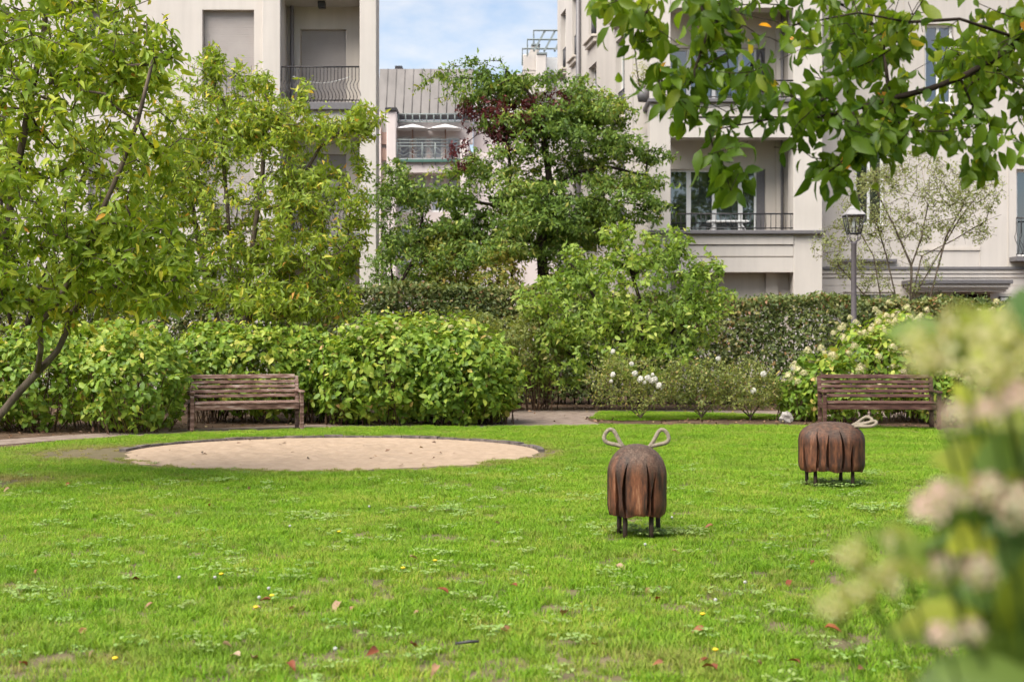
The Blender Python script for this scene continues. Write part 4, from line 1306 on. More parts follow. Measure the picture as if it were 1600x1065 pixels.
put_flowers(hb, FMs, *top_pts(tp_, nm_, 34, .8, .05), size=(.5, .9))
hr, tp_, nm_ = bush('panicle_hydrangea', 'cream flowering hydrangea rising behind the right bench', 'flowering bush',
     [(1370, 575, 23.2, 80, 75, .9, 1.1), (1305, 605, 23.0, 55, 50, .8, 1), (1405, 535, 23.3, 50, 45, .7, 1), (1450, 600, 23.0, 60, 65, .8, 1)], 1000, L_hyd, 5, .10, wr=.55, n_obj=200, stems=80, odd=.05)
put_flowers(hr, FM, *top_pts(tp_, nm_, 200, .35, .09), size=(.6, 1.0))
hr2, tp_, nm_ = bush('panicle_hydrangea', 'cream flowering hydrangea at the right edge behind the blurred blossoms', 'flowering bush',
     [(1540, 580, 23.0, 80, 90, .9, 1.1), (1640, 580, 23.2, 90, 95, .9, 1), (1580, 540, 23.6, 70, 60, .8, 1), (1500, 620, 22.6, 50, 50, .7, 1)], 1100, L_hyd, 5, .10, wr=.55, n_obj=160, stems=90)
put_flowers(hr2, FM, *top_pts(tp_, nm_, 150, .35, .09), size=(.6, 1.0))
hs_, tp_, nm_ = bush('panicle_hydrangea', 'small hydrangea with one tall pale flower head left of the right bench', 'flowering bush',
     [(1262, 605, 23.6, 26, 52, .5, 1), (1245, 620, 23.5, 30, 40, .5, 1)], 240, L_hyd, 5, .09, wr=.55, n_obj=60, stems=30, thi=.6)
put_flowers(hs_, FM, np.array([np.array(P(1262, 548, 23.5)), np.array(P(1242, 572, 23.4)), np.array(P(1248, 580, 23.3)), np.array(P(1280, 585, 23.3)), np.array(P(1232, 590, 23.3))]), np.array([[0, 0, 1.]] * 5), size=(.9, 1.4))

# ---- dogwood in front of the hedge
Yd = 26.3
q = lambda x, y, Y=Yd: tuple(P(x, y, Y))
db = P(1000, 640, Yd); db.z = 0
dg_paths = [[tuple(db), q(1000, 600), q(1005, 540), q(1000, 470), q(985, 420)], [1, q(985, 560), q(950, 500), q(920, 450), q(890, 410)], [1, q(1025, 560), q(1060, 500), q(1090, 440)], [1, q(960, 590), q(900, 560), q(860, 520)]]
dg_blobs = [(1000, 455, Yd, 125, 75, 1.3, 6), (900, 480, Yd, 95, 60, 1.2, 3.5), (1010, 390, Yd, 65, 40, .8, 1.5), (890, 410, Yd, 25, 40, .5, .6), (1080, 500, 26, 55, 50, .8, 1.6), (960, 530, 26, 90, 60, 1.2, 3), (870, 560, 26.3, 50, 60, .9, 1.6), (1060, 400, Yd, 60, 18, .5, .5), (1130, 408, 26, 10, 8, .1, .05), (1020, 565, 25.7, 80, 30, .8, 1.4), (1115, 470, 26, 35, 30, .5, .6), (1105, 425, 26.2, 35, 14, .4, .35), (845, 465, 26.2, 45, 28, .7, .8), (960, 360, Yd, 30, 20, .4, .3), (1060, 375, Yd, 22, 22, .3, .3)]
tg = in_blobs(dg_blobs, 1900, bias=.35, zmin=.4)
tree('dogwood_shrub', 'large spreading light green shrub in front of the hedge behind the roses', 'bush', tuple(db), dg_paths, tg, M_bark_dark, L_dog, 8, .10, wr=.52, droop=.4, along=.22, lod='lo', n_obj=300, r_tip=.0035, r_max=.05, odd=.02)
# ---- grey-green shrub at the hedge, left of the dogwood
bush('spreading_shrub', 'dull grey green shrub between the big bright bush and the dogwood', 'bush',
     [(775, 545, 26.0, 60, 50, .7, 1), (840, 540, 26.6, 45, 70, .7, 1), (740, 510, 25.6, 45, 24, .6, .8)], 900, L_rose, 7, .07, wr=.5, stems=60, lod='lo', thi=.7, op=(40, 80))
# ---- hedge
hd_root = thing('beech_hedge', 'long clipped brownish green hedge across the back of the garden', 'hedge', (.5, 28.9, 0))
hx0, hx1, hy0, hy1 = -11.5, 12.5, 28.35, 29.4
def hedge_top(x): return 2.33 - .22 * np.clip((x + .5) / 4, 0, 1) - .10 * np.clip((x - 6) / 4, 0, 1) + .035 * np.sin(x * 2.3) + .025 * np.sin(x * 5.1) + .02 * np.sin(x * 11.3 + 1)
nf, ntop, ni = 17500, 7000, 5000
xf = rng.uniform(hx0, hx1, nf); zf = rng.random(nf) ** .85; ztp = hedge_top(xf)
pf = np.stack([xf, hy0 + np.abs(rng.normal(size=nf)) * .13 + .06 * np.sin(xf * 3.3) * np.sin(zf * 7), .12 + zf * (ztp - .12)], 1)
xt = rng.uniform(hx0, hx1, ntop)
pt = np.stack([xt, rng.uniform(hy0, hy1, ntop), hedge_top(xt) - np.abs(rng.normal(size=ntop)) * .06 + .05], 1)
xi = rng.uniform(hx0, hx1, ni)
pi_ = np.stack([xi, rng.uniform(hy0 + .1, hy1, ni), rng.uniform(.15, 2.2, ni)], 1)
tp = np.concatenate([pf, pt, pi_])
di = np.concatenate([np.tile([0, -1, .35], (nf, 1)), np.tile([0, -.2, 1], (ntop, 1)), rnd_unit(ni)]) + rng.normal(size=(len(tp), 3)) * .45
ps, d, nr, ln = rosettes(tp, di, 4, .078, 45, 88, droop=.15, along=.06, jit=.03)
tn = tints(len(ps), .0, .85, .05, ps, .2)
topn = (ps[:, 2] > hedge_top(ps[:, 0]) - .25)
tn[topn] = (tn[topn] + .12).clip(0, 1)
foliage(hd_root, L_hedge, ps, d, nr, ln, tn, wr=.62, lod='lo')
mb = MB()
for x in np.arange(hx0 + .1, hx1, .11):
    x = x + rng.normal() * .04
    y = 28.85 + rng.normal() * .12
    mb.tube([(x, y, 0), (x + rng.normal() * .06, y + rng.normal() * .05, 1.0), (x + rng.normal() * .12, y + rng.normal() * .1, 2.1)], [.018, .012, .004], n=5, caps=False)
    for _ in range(5):
        z = rng.uniform(.3, 2)
        mb.tube([(x, y, z), (x + rng.normal() * .2, y - rng.uniform(.1, .45), z + rng.uniform(0, .25))], [.006, .002], n=4, caps=False)
mb.build('branch', M_bark_dark, hd_root)
# ---- trees behind the hedge
Yc = 32.0
q = lambda x, y, Y=Yc: tuple(P(x, y, Y))
cb = P(850, 620, Yc); cb.z = 0
ch_paths = [[tuple(cb), q(850, 520), q(849, 440), q(846, 390), q(848, 345), q(860, 290), q(850, 220), q(830, 150), q(790, 110), q(740, 95)],
            [4, q(820, 330), q(770, 320), q(710, 310), q(660, 290)], [5, q(900, 270), q(950, 260), q(1010, 275)], [4, q(880, 320), q(930, 310), q(1000, 320)],
            [3, q(820, 370), q(760, 370), q(700, 390)], [6, q(880, 190), q(930, 175), q(970, 190)]]
pc = in_blobs([(870, 270, Yc, 150, 95, 1.7, 6), (775, 335, 31.8, 105, 80, 1.5, 4.6), (940, 240, Yc, 95, 60, 1.3, 2), (990, 300, 31.8, 70, 35, .9, 1.3), (840, 165, Yc, 95, 55, 1.1, 3.4), (745, 112, Yc, 55, 18, .6, 1), (800, 130, Yc, 60, 25, .8, 1.2), (905, 170, Yc, 65, 26, .9, 1), (670, 295, 31.6, 70, 20, .6, .8), (720, 400, 31.6, 70, 35, 1.1, 1.2), (915, 350, 31.7, 60, 35, 1, 1)], 140, bias=.38)
tg = []
for c_ in pc:
    m_ = 32
    rr_ = np.sqrt(rng.random(m_)) * rng.uniform(.45, .95); aa_ = rng.random(m_) * 6.28
    ox_, oy_ = rr_ * np.cos(aa_) * 1.15, rr_ * np.sin(aa_) * .9
    tg.append(np.stack([c_[0] + ox_, c_[1] + oy_, c_[2] - .22 * rr_ ** 2 + rng.normal(size=m_) * .05 + .10 * ox_ * np.sign(-c_[0] + 1.0)], 1))
tg = np.concatenate(tg)
tg = tg[tg[:, 2] > 2]
tree('ornamental_tree', 'tall green tree with tiered branches behind the hedge, in the gap between the buildings', 'tree', tuple(cb), ch_paths, tg, M_bark_dark, L_cherry, 11, .105, wr=.42, droop=.6, along=.3, r_tip=.004, power=.47, r_max=.12, odd=.01, op=(50, 88), lift=.1, jit=.05, patch=.25, thi=.95)
rbs = P(800, 600, 31.9); rbs.z = 0
tg = in_blobs([(790, 190, 31.9, 75, 34, 1, 4), (760, 170, 31.9, 55, 28, .8, 2), (860, 165, 31.9, 45, 22, .8, 1.2), (720, 245 , 31, 26, 24, .5, .7), (800, 230, 31.9, 50, 25, .8, 1)], 300, bias=.3, zmin=2)
tree('purple_leaf_tree', 'dark red leaved tree growing through the left top of the tiered tree', 'tree', tuple(rbs), [[tuple(rbs), tuple(P(800, 450, 31.9)), tuple(P(800, 330, 31.9)), tuple(P(795, 230, 31.9)), tuple(P(780, 180, 31.9))]], tg, M_bark_dark, L_red, 11, .085, wr=.5, droop=.4, along=.3, r_max=.09, odd=0)
ab = P(632, 600, 31.5); ab.z = 0
tg = in_blobs([(630, 330, 31.5, 48, 80, 1.0, 3), (640, 420, 31.5, 60, 45, 1.1, 2), (615, 280, 31.5, 26, 35, .6, 1)], 520, bias=.3, zmin=1.5)
tree('slim_tree', 'narrow dark green tree behind the hedge beside the left building corner', 'tree', tuple(ab), [[tuple(ab), tuple(P(615, 460, 31.5)), tuple(P(608, 380, 31.5)), tuple(P(612, 280, 31.5))], [1, tuple(P(650, 400, 31.5)), tuple(P(660, 340, 31.4))]], tg, M_bark_dark, L_cherry, 11, .09, wr=.45, droop=.5, along=.3, r_max=.05)
for k, (bx, by, rx, rz, lab) in enumerate(((775, 425, 48, 32, 'yellowing autumn shrub behind the hedge, below the tiered tree'), (700, 395, 40, 42, 'greenish yellow shrub behind the hedge, left of the tree trunk'), (885, 410, 45, 50, 'small mixed green shrub behind the hedge, right of the tree trunk'))):
    bush('garden_shrub', lab, 'bush', [(bx, by + 40, 31.0 + k * .6, rx, rz + 50, .9, 1)], 520, L_yel if k < 2 else L_dog, 7, .085, wr=.5, stems=40, lod='lo', op=(40, 85), odd=.06, thi=.75 if k else .95)
# dense bluish bushes that close the gap low down
bush('garden_shrub', 'dark green shrub in the gap behind the hedge, below the slim tree', 'bush', [(640, 440, 33.0, 70, 90, 1.0, 1), (730, 440, 34.5, 70, 80, 1, 1)], 1000, L_cherry, 7, .085, wr=.5, stems=40, lod='lo', thi=.6)
# ---- airy multi-stem tree in front of the right block
Ya = 31.5
q = lambda x, y, Y=Ya: tuple(P(x, y, Y))
a0 = P(1420, 610, Ya); a0.z = 0
ai_paths = [[tuple(a0), q(1424, 540), q(1424, 470), q(1424, 415), q(1400, 360), q(1375, 310), q(1360, 270)], [3, q(1440, 370), q(1450, 320), q(1440, 262)], [1, q(1452, 470), q(1478, 370), q(1505, 320), q(1515, 265)], [2, q(1440, 400), q(1490, 375), q(1540, 345), q(1565, 335)],
            [1, q(1400, 465), q(1385, 400), q(1370, 350), q(1330, 330)], [1, q(1376, 465), q(1365, 400), q(1330, 340)], [1, q(1350, 460), q(1310, 415), q(1275, 395)], [2, q(1500, 340), q(1540, 290), q(1570, 285)]]
ai_blobs = [(1420, 320, Ya, 110, 60, 1.6, 5), (1520, 300, Ya, 50, 35, 1, 1.2), (1320, 380, Ya, 55, 40, 1, 1.5), (1370, 280, Ya, 40, 25, .8, .8), (1500, 265, Ya, 40, 18, .7, .6), (1510, 360, Ya, 50, 25, .8, .6), (1400, 420, Ya, 80, 40, 1, .9), (1345, 430, Ya, 40, 25, .7, .5), (1430, 250, Ya, 50, 18, .7, .7)]
tg = in_blobs(ai_blobs, 1250, bias=.25, zmin=2.2)
tree('airy_tree', 'sparse multi-stemmed tree with tiny pale leaves before the right building', 'tree', tuple(a0), ai_paths, tg, M_bark, L_airy, 8, .06, wr=.5, droop=.15, along=.3, r_tip=.0035, power=.42, r_max=.045, op=(40, 90), jit=.05)
bush('evergreen_shrub', 'low dark evergreen shrub beside the entrance canopy', 'bush', [(1460, 475, 33.0, 60, 20, .6, 1), (1450, 500, 33, 50, 40, .6, 1)], 260, L_yew, 7, .08, wr=.3, stems=20, lod='lo')
# ---- roses
rose_spec = [(990, 598, 84, 50, 23.6, 'wide rose bush with white flowers at the left end of the bed'), (1095, 602, 62, 52, 23.8, 'rose bush without open flowers in the middle of the bed'), (1172, 606, 56, 50, 23.6, 'rose bush with two pale pink flowers near the right end of the bed'), (1228, 622, 30, 34, 23.9, 'smallest rose bush at the right end of the bed beside the stone')]
for k, (x, y, rx, rz, Yq, lab) in enumerate(rose_spec):
    b0 = P(x + (10 if k == 0 else 0), 655, Yq); b0.z = 0
    tg = in_blobs([(x, y, Yq, rx, rz, .55, 1), (x - rx * .3, y - rz * .3, Yq, rx * .6, rz * .7, .5, .5), (x + rx * .35, y + rz * .1, Yq - .1, rx * .5, rz * .6, .4, .4)], 380 if k < 3 else 150, bias=.2, zmin=.22)
    pth = [[tuple(b0), tuple(b0 + Vector((.01, 0, .05)))]] + [[1, tuple(b0 + Vector((dx, rng.normal() * .1, .28))), tuple(b0 + Vector((dx * 2.0, rng.normal() * .15, .5)))] for dx in (-.28, -.12, .05, .2)]
    rt = tree('rose_bush', lab, 'rose bush', tuple(b0), pth, tg, M_bark, L_rose, 9, .048, wr=.55, droop=.2, along=.16, r_tip=.0025, power=.42, r_max=.018, op=(35, 88), odd=.05, jit=.04)
    if k == 0:
        fl = [(1012, 590), (1020, 585), (1001, 592), (1018, 594), (992, 583), (958, 585), (987, 568), (958, 549), (1030, 602), (955, 595), (1007, 597), (1023, 592)]
    elif k == 2: fl = [(1193, 584), (1178, 610)]
    elif k == 1: fl = [(1122, 560)]
    else: fl = [(1240, 575)]
    put_flowers(rt, FW, np.array([np.array(P(a, b, Yq - .45)) for a, b in fl]), np.array([[0, -.6, .4]] * len(fl)), size=(.7, 1.25), name='rose_flower')
# ---- overhanging tree at upper right
Yo = 7.2
q = lambda x, y, Y=Yo: tuple(P(x, y, Y))
o0 = Vector((4.0, 7.6, 0))
ov_paths = [[tuple(o0), (3.98, 7.6, 1.2), (3.9, 7.55, 2.2), (3.6, 7.45, 2.75), q(1760, -20, 7.4), q(1650, 20, 7.3), q(1590, 60, 7.3), q(1550, 95, 7.25), q(1500, 122), q(1450, 140), q(1390, 155), q(1330, 172), q(1270, 185), q(1200, 187), q(1130, 200)],
            [6, q(1500, 30, 7.0), q(1420, 35, 6.9), q(1340, 20, 6.9), q(1240, 40, 6.8), q(1150, 20, 6.8)], [11, q(1350, 210, 7.0), q(1330, 235, 7.0), q(1312, 256, 7.0)],
            [10, q(1380, 70, 7.4), q(1370, 40, 7.4), q(1300, 0, 7.5)], [2, (3.7, 7.5, 3.6), (3.2, 7.4, 4.4), (2.4, 7.2, 4.9), (1.2, 7.0, 5.0), (.9, 7.0, 4.2), q(1060, -60, 7.0), q(1110, 40, 6.9), q(1085, 110, 6.9)], [30, q(1010, 20, 6.9), q(990, 60, 6.9)]]
ov_paths[-1][0] = len(sum([[z for z in p if not isinstance(z, int)] for p in ov_paths[:-1]], [])) - 3
ov_blobs = [(1240, 60, 7.4, 170, 95, .7, 5), (1420, 90, 7.6, 160, 95, .7, 5.5), (1550, 120, 7.6, 90, 110, .7, 4), (1080, 40, 6.9, 95, 75, .5, 3), (960, 10, 6.9, 62, 26, .35, 1.5), (1020, 110, 6.9, 40, 75, .35, 1), (1130, 150, 6.95, 110, 55, .5, 2.4), (1330, 190, 7.1, 110, 50, .5, 2.6), (1310, 252, 7.0, 42, 36, .3, 1.0), (1130, 235, 6.9, 45, 50, .3, .6),
            (1480, 190, 7.2, 90, 45, .5, 1.8), (1130, 285, 6.9, 28, 25, .15, .35), (1240, 210, 7.0, 40, 45, .3, .9), (1570, 230, 7.2, 40, 50, .3, .7), (1400, 238, 7.0, 12, 16, .08, .12), (1050, 205, 6.9, 30, 20, .2, .25), (1350, -120, 7.2, 330, 120, 1.0, 3), (1680, 40, 7.4, 150, 200, 1, 3)]
tg = in_blobs(ov_blobs, 440, bias=.2, zmin=2.0)
tree('overhanging_tree', 'dark branches with hanging oval green leaves overhanging from the upper right', 'tree', tuple(o0), ov_paths, tg, M_bark_dark, L_over, 6, .090, wr=.52, droop=.95, along=.26, fold=.4, lod='hi', n_obj=300, r_tip=.0022, power=.46, r_max=.10, odd=.012, thi=.74, op=(35, 85), step=.12, lift=.05, arch=.35, patch=.22)
# ---- blurred hydrangea close to the lens
Yn = 1.35
L_near = leaf_mat('leaf_near_hydrangea', [(0.0, (0.05, 0.115, 0.022)), (0.5, (0.14, 0.21, 0.035)), (1.0, (0.34, 0.36, 0.04))], transl=.4)
nh = thing('foreground_hydrangea', 'out of focus hydrangea with pinkish cream blossoms close to the camera at lower right', 'flowering bush', (.62, 1.45, 0))
fl = [(1500, 545, 1.30, 'g', 1.5), (1445, 560, 1.32, 'g', 1.2), (1555, 520, 1.25, 'g', 1.5), (1500, 505, 1.32, 'g', 1.2), (1590, 560, 1.25, 'g', 1.4), (1540, 570, 1.2, 'g', 1.3), (1430, 530, 1.35, 'g', 1.0), (1560, 600, 1.25, 'g', 1.3),
      (1492, 650, 1.22, 'p', 1.0), (1550, 640, 1.2, 'p', .9), (1600, 622, 1.2, 'p', 1.1), (1455, 795, 1.15, 'p', 1.15), (1478, 770, 1.15, 'p', .9), (1545, 765, 1.12, 'p', 1.0), (1590, 790, 1.12, 'p', 1.1), (1520, 775, 1.2, 'g', .8),
      (1330, 862, 1.2, 'g', .9), (1302, 940, 1.2, 'g', 1.1), (1415, 905, 1.2, 'g', 1.0), (1402, 840, 1.25, 'g', .7), (1345, 915, 1.2, 'g', 1.0), (1380, 890, 1.22, 'g', .8), (1475, 885, 1.2, 'p', .8), (1530, 890, 1.15, 'p', .9), (1475, 990, 1.1, 'p', .8), (1520, 985, 1.15, 'p', .7)]
mb = MB()
L_petg = leaf_mat('petal_green', [(0.0, (0.36, 0.40, 0.06)), (0.5, (0.52, 0.52, 0.16)), (1.0, (0.70, 0.64, 0.40))], transl=.4, tcol=(1, 1, .7))
FN = [flower_mesh('flower_head', L_petpink, 12, .019, .019, .021, s, .2) for s in (21, 22)]
FNg = [flower_mesh('flower_head', L_petg, 14, .021, .021, .021, s, .2) for s in (23, 24)]
for (x, y, Y, c, sz) in fl:
    p = P(x, y, Y)
    put_flowers(nh, FN if c == 'p' else FNg, np.array([np.array(p)]), np.array([[-.4, -.5, .5]]), size=(sz * .72, sz * .85))
    b0 = Vector((.62 + rng.normal() * .07, 1.5 + rng.normal() * .06, 0))
    mb.tube([b0, b0.lerp(p, .55) + Vector((.10, .06, .08)), p], [.005, .003, .0015], n=5, caps=False)
mb.build('stem', L_near, nh)
nl = [(1580, 940, 1.25, .10), (1600, 850, 1.3, .11), (1545, 730, 1.35, .10), (1610, 700, 1.3, .12), (1470, 960, 1.25, .08), (1600, 1040, 1.2, .11), (1510, 1055, 1.2, .09), (1440, 985, 1.3, .07), (1590, 540, 1.4, .10), (1540, 840, 1.35, .09), (1620, 920, 1.2, .11), (1640, 780, 1.3, .12), (1640, 640, 1.35, .11), (1560, 1080, 1.15, .10),
      (1450, 525, 1.5, .09), (1500, 540, 1.5, .10), (1560, 510, 1.5, .10), (1570, 890, 1.4, .10), (1610, 1000, 1.25, .11), (1530, 930, 1.4, .09), (1600, 480, 1.5, .10), (1500, 830, 1.45, .07), (1540, 690, 1.45, .08)]
lp_ = np.array([np.array(P(a, b, Y)) for a, b, Y, l in nl])
ld_ = unit(np.stack([rng.uniform(-1, -.1, len(nl)), rng.uniform(-.6, .3, len(nl)), rng.uniform(-.5, .3, len(nl))], 1))
ln_ = np.array([l for *_, l in nl])
nr2 = np.tile([0, -.5, .8], (len(nl), 1)) + rng.normal(size=(len(nl), 3)) * .35
lp_ = lp_ - ld_ * ln_[:, None] * .5
# a lower, fuller body of leaves so the shrub stands on the ground
ex = np.stack([rng.normal(.64, .13, 420), rng.normal(1.5, .14, 420), rng.uniform(.15, 1.40, 420)], 1)
epx, epy = CX + F * ex[:, 0] / ex[:, 1], HY + F * (EYE - ex[:, 2]) / ex[:, 1]
ex = ex[(epx > np.where(epy < 680, 1590, np.where(epy < 830, 1545, 1500)))]
exd = unit(ex - np.array([.66, 1.5, .5]) + rng.normal(size=ex.shape) * .4)
lp_ = np.concatenate([lp_, ex]); ld_ = np.concatenate([ld_, exd]); ln_ = np.concatenate([ln_, rng.uniform(.09, .14, len(ex))]); nr2 = np.concatenate([nr2, np.tile([0, -.3, 1.0], (len(ex), 1)) + rng.normal(size=(len(ex), 3)) * .4])
foliage(nh, L_near, lp_, ld_, nr2, ln_, tints(len(lp_), 0, 1, 0), wr=.62, lod='hi', n_obj=290)
# ---- trees behind the camera: they close the garden and are what the lower windows mirror
for k, (x, y, h, r) in enumerate(((-14, -26, 18, 5.0), (-4, -30, 19, 5.5), (5, -27, 18, 5.4), (14, -29, 19, 6.0), (23, -26, 18, 5.5))):
    b0 = (x, y, 0)
    u = rnd_unit(330); tg = np.array([x, y, h * .6]) + u * (rng.random((330, 1)) ** .4) * np.array([r, r, h * .42])
    tg = tg[tg[:, 2] > 1.5]
    tree('park_tree', ['leftmost', 'second from left', 'middle one', 'second from right', 'rightmost'][k] + ' of the tall green trees behind the viewer, mirrored in the windows', 'tree', b0, [[b0, (x, y, 1.5), (x + .2, y, 3.5), (x, y + .2, 6), (x, y, h * .8)]], tg, M_bark_dark, L_cherry, 20, .42, wr=.6, droop=.4, along=.9, r_tip=.012, r_max=.25, jit=.3, step=.8, group='trees behind the viewer')

# ================================================================== LAWN: grass, clover, daisies, fallen leaves
def inside(poly, x, y):
    ins = np.zeros(len(x), bool)
    n = len(poly)
    for i in range(n):
        x0, y0 = poly[i][0], poly[i][1]; x1, y1 = poly[(i + 1) % n][0], poly[(i + 1) % n][1]
        c = ((y0 > y) != (y1 > y)) & (x < (x1 - x0) * (y - y0) / (y1 - y0 + 1e-12) + x0)
        ins ^= c
    return ins
def patchn(x, y, s, a=0):
    return (np.sin(x * s + a + 1.7 * np.sin(y * s * .7 + a)) + np.sin(y * s * 1.3 + 2 + a + 1.3 * np.sin(x * s * .9)) + .6 * np.sin((x + y) * s * 2.1 + a)) / 2.6
def blade_tuft(name, n, rad, hlo, hhi, w, mat, seed):
    r0 = np.random.default_rng(seed)
    V, Fc, T = [], [], []
    for i in range(n):
        a, rr = r0.random() * 6.28, rad * math.sqrt(r0.random())
        x, y = rr * math.cos(a), rr * math.sin(a)
        h = r0.uniform(hlo, hhi); az = r0.random() * 6.28
        lean = r0.uniform(.3, 1.5) * h
        dx, dy = math.cos(az) * lean, math.sin(az) * lean
        sxx, syy = -math.sin(az) * w * .5, math.cos(az) * w * .5
        o = len(V)
        V += [(x - sxx, y - syy, 0), (x + sxx, y + syy, 0), (x + dx * .35 - sxx * .8, y + dy * .35 - syy * .8, h * .62), (x + dx * .35 + sxx * .8, y + dy * .35 + syy * .8, h * .62), (x + dx, y + dy, h * .95)]
        Fc += [(o, o + 1, o + 3, o + 2), (o + 2, o + 3, o + 4)]
        T += [r0.random()] * 5
    me = bpy.data.meshes.new(name)
    me.from_pydata(V, [], Fc)
    at = me.attributes.new('tint', 'FLOAT', 'POINT'); at.data.foreach_set('value', T)
    me.polygons.foreach_set('use_smooth', [True] * len(Fc))
    me.materials.append(mat)
    return bpy.data.objects.new(name, me)
def grass_mat(name, stops, dry, transl=.35):
    m, nt, out = new_mat(name)
    L = nt.links.new
    at = N(nt, 'ShaderNodeAttribute', attribute_name='tint')
    rp = ramp(nt, stops)
    ge = N(nt, 'ShaderNodeNewGeometry')
    nz = N(nt, 'ShaderNodeTexNoise', Scale=1.1, Detail=6, Roughness=.6)
    L(ge.outputs['Position'], nz.inputs['Vector'])
    ma = N(nt, 'ShaderNodeMath', operation='MULTIPLY_ADD'); ma.inputs[1].default_value = .85
    sb = N(nt, 'ShaderNodeMath', operation='MULTIPLY_ADD'); sb.inputs[1].default_value = 1.2; sb.inputs[2].default_value = -.52
    L(nz.outputs['Fac'], sb.inputs[0])
    L(at.outputs['Fac'], ma.inputs[0]); L(sb.outputs[0], ma.inputs[2])
    L(ma.outputs[0], rp.inputs['Fac'])
    dr = N(nt, 'ShaderNodeAttribute', attribute_name='dry', attribute_type='INSTANCER')
    mx = N(nt, 'ShaderNodeMixRGB'); mx.inputs['Color2'].default_value = (*dry, 1)
    L(dr.outputs['Fac'], mx.inputs['Fac']); L(rp.outputs['Color'], mx.inputs['Color1'])
    b = N(nt, 'ShaderNodeBsdfPrincipled', Roughness=.5); b.inputs['Specular IOR Level'].default_value = .25
    t = N(nt, 'ShaderNodeBsdfTranslucent')
    L(mx.outputs['Color'], b.inputs['Base Color']); L(mx.outputs['Color'], t.inputs['Color'])
    ms = N(nt, 'ShaderNodeMixShader'); ms.inputs['Fac'].default_value = transl
    L(b.outputs[0], ms.inputs[1]); L(t.outputs[0], ms.inputs[2]); L(ms.outputs[0], out.inputs['Surface'])
    return m
M_grass = grass_mat('grass_blade', [(0.0, (0.098, 0.218, 0.007)), (0.45, (0.185, 0.372, 0.012)), (0.8, (0.298, 0.465, 0.027)), (1.0, (0.462, 0.465, 0.078))], (0.36, 0.30, 0.10))
M_clover = grass_mat('clover_leaf', [(0.0, (0.11, 0.23, 0.04)), (0.5, (0.24, 0.38, 0.09)), (1.0, (0.30, 0.42, 0.12))], (0.32, 0.33, 0.12), .25)
def scatter(name, tufts, pts, rot, scale, dry, label, cat):
    lib = bpy.data.collections.new(name + '_tufts')
    for t in tufts: lib.objects.link(t)
    me = bpy.data.meshes.new(name)
    n = len(pts)
    me.vertices.add(n)
    me.vertices.foreach_set('co', pts.astype(np.float32).reshape(-1))
    for nm, ty, vals in (('rot', 'FLOAT', rot), ('scl', 'FLOAT', scale), ('dry', 'FLOAT', dry), ('pick', 'INT', rng.integers(0, len(tufts), n))):
        a = me.attributes.new(nm, ty, 'POINT')
        a.data.foreach_set('value', vals.astype(np.int32 if ty == 'INT' else np.float32))
    o = link(name, me)
    tag(o, label, cat, kind='stuff')
    ng = bpy.data.node_groups.new(name, 'GeometryNodeTree')
    ng.interface.new_socket('Geometry', in_out='INPUT', socket_type='NodeSocketGeometry')
    ng.interface.new_socket('Geometry', in_out='OUTPUT', socket_type='NodeSocketGeometry')
    gi, go = ng.nodes.new('NodeGroupInput'), ng.nodes.new('NodeGroupOutput')
    ip = ng.nodes.new('GeometryNodeInstanceOnPoints')
    ci = ng.nodes.new('GeometryNodeCollectionInfo')
    ci.inputs['Collection'].default_value = lib
    ci.inputs['Separate Children'].default_value = True
    ci.inputs['Reset Children'].default_value = True
    ip.inputs['Pick Instance'].default_value = True
    def na(nm, ty):
        a = ng.nodes.new('GeometryNodeInputNamedAttribute'); a.data_type = ty; a.inputs['Name'].default_value = nm
        return a.outputs['Attribute']
    cx = ng.nodes.new('ShaderNodeCombineXYZ')
    e2r = ng.nodes.new('FunctionNodeEulerToRotation')
    L = ng.links.new
    L(na('rot', 'FLOAT'), cx.inputs['Z']); L(cx.outputs[0], e2r.inputs[0]); L(e2r.outputs[0], ip.inputs['Rotation'])
    L(na('scl', 'FLOAT'), ip.inputs['Scale']); L(na('pick', 'INT'), ip.inputs['Instance Index'])
    L(gi.outputs[0], ip.inputs['Points']); L(ci.outputs[0], ip.inputs['Instance']); L(ip.outputs[0], go.inputs[0])
    o.modifiers.new('scatter', 'NODES').node_group = ng
    return o
def lawn_points(dens, ylo=2.5, yhi=27.0, margin=900):
    x = rng.uniform(-11, 12, int(23 * (yhi - ylo) * dens)); y = rng.uniform(ylo, yhi, len(x))
    px = CX + F * x / y
    ok = (px > -margin) & (px < 1600 + margin)
    x, y = x[ok], y[ok]
    ok = inside(lawn_pts, x, y) | inside([(p.x, p.y) for p in strip_pts], x, y)
    rr = np.hypot((x - SPX) / (SRX + .06), (y - SPY) / (SRY + .06))
    ok &= rr > np.where(y < SPY, .93 + .05 * rng.random(len(rr)) ** .5 + .03 * np.sin(x * 5) , 1.0)
    return x[ok], y[ok], rr[ok]
x, y, rr = lawn_points(230)
ang_ = np.arctan2(y - SPY, x - SPX)
bare = np.clip(1.35 - (rr - 1) / .11, 0, 1) * (.55 + .45 * patchn(x, y, 2.2)) * np.where(np.sin(ang_) > .1, .75, 1)
left_bare = np.exp(-((x + 5.05) / .75) ** 2 - ((y - 17.2) / .9) ** 2) * 1.3
root_bare = np.exp(-((x + 5.35) / .75) ** 2 - ((y - 13.9) / .5) ** 2) * 1.5
worn = np.clip(bare + left_bare + root_bare, 0, 1)
worn = np.maximum(worn, np.clip((7.4 - y) / 1.4, 0, 1) * np.clip(patchn(x, y, 2.6, 1) + .5 * patchn(x, y, 6.3, 4) + .1, 0, 1) * .5)
keep = rng.random(len(x)) > np.where(worn > .75, worn * .93, worn * .55)
x, y, worn = x[keep], y[keep], worn[keep]
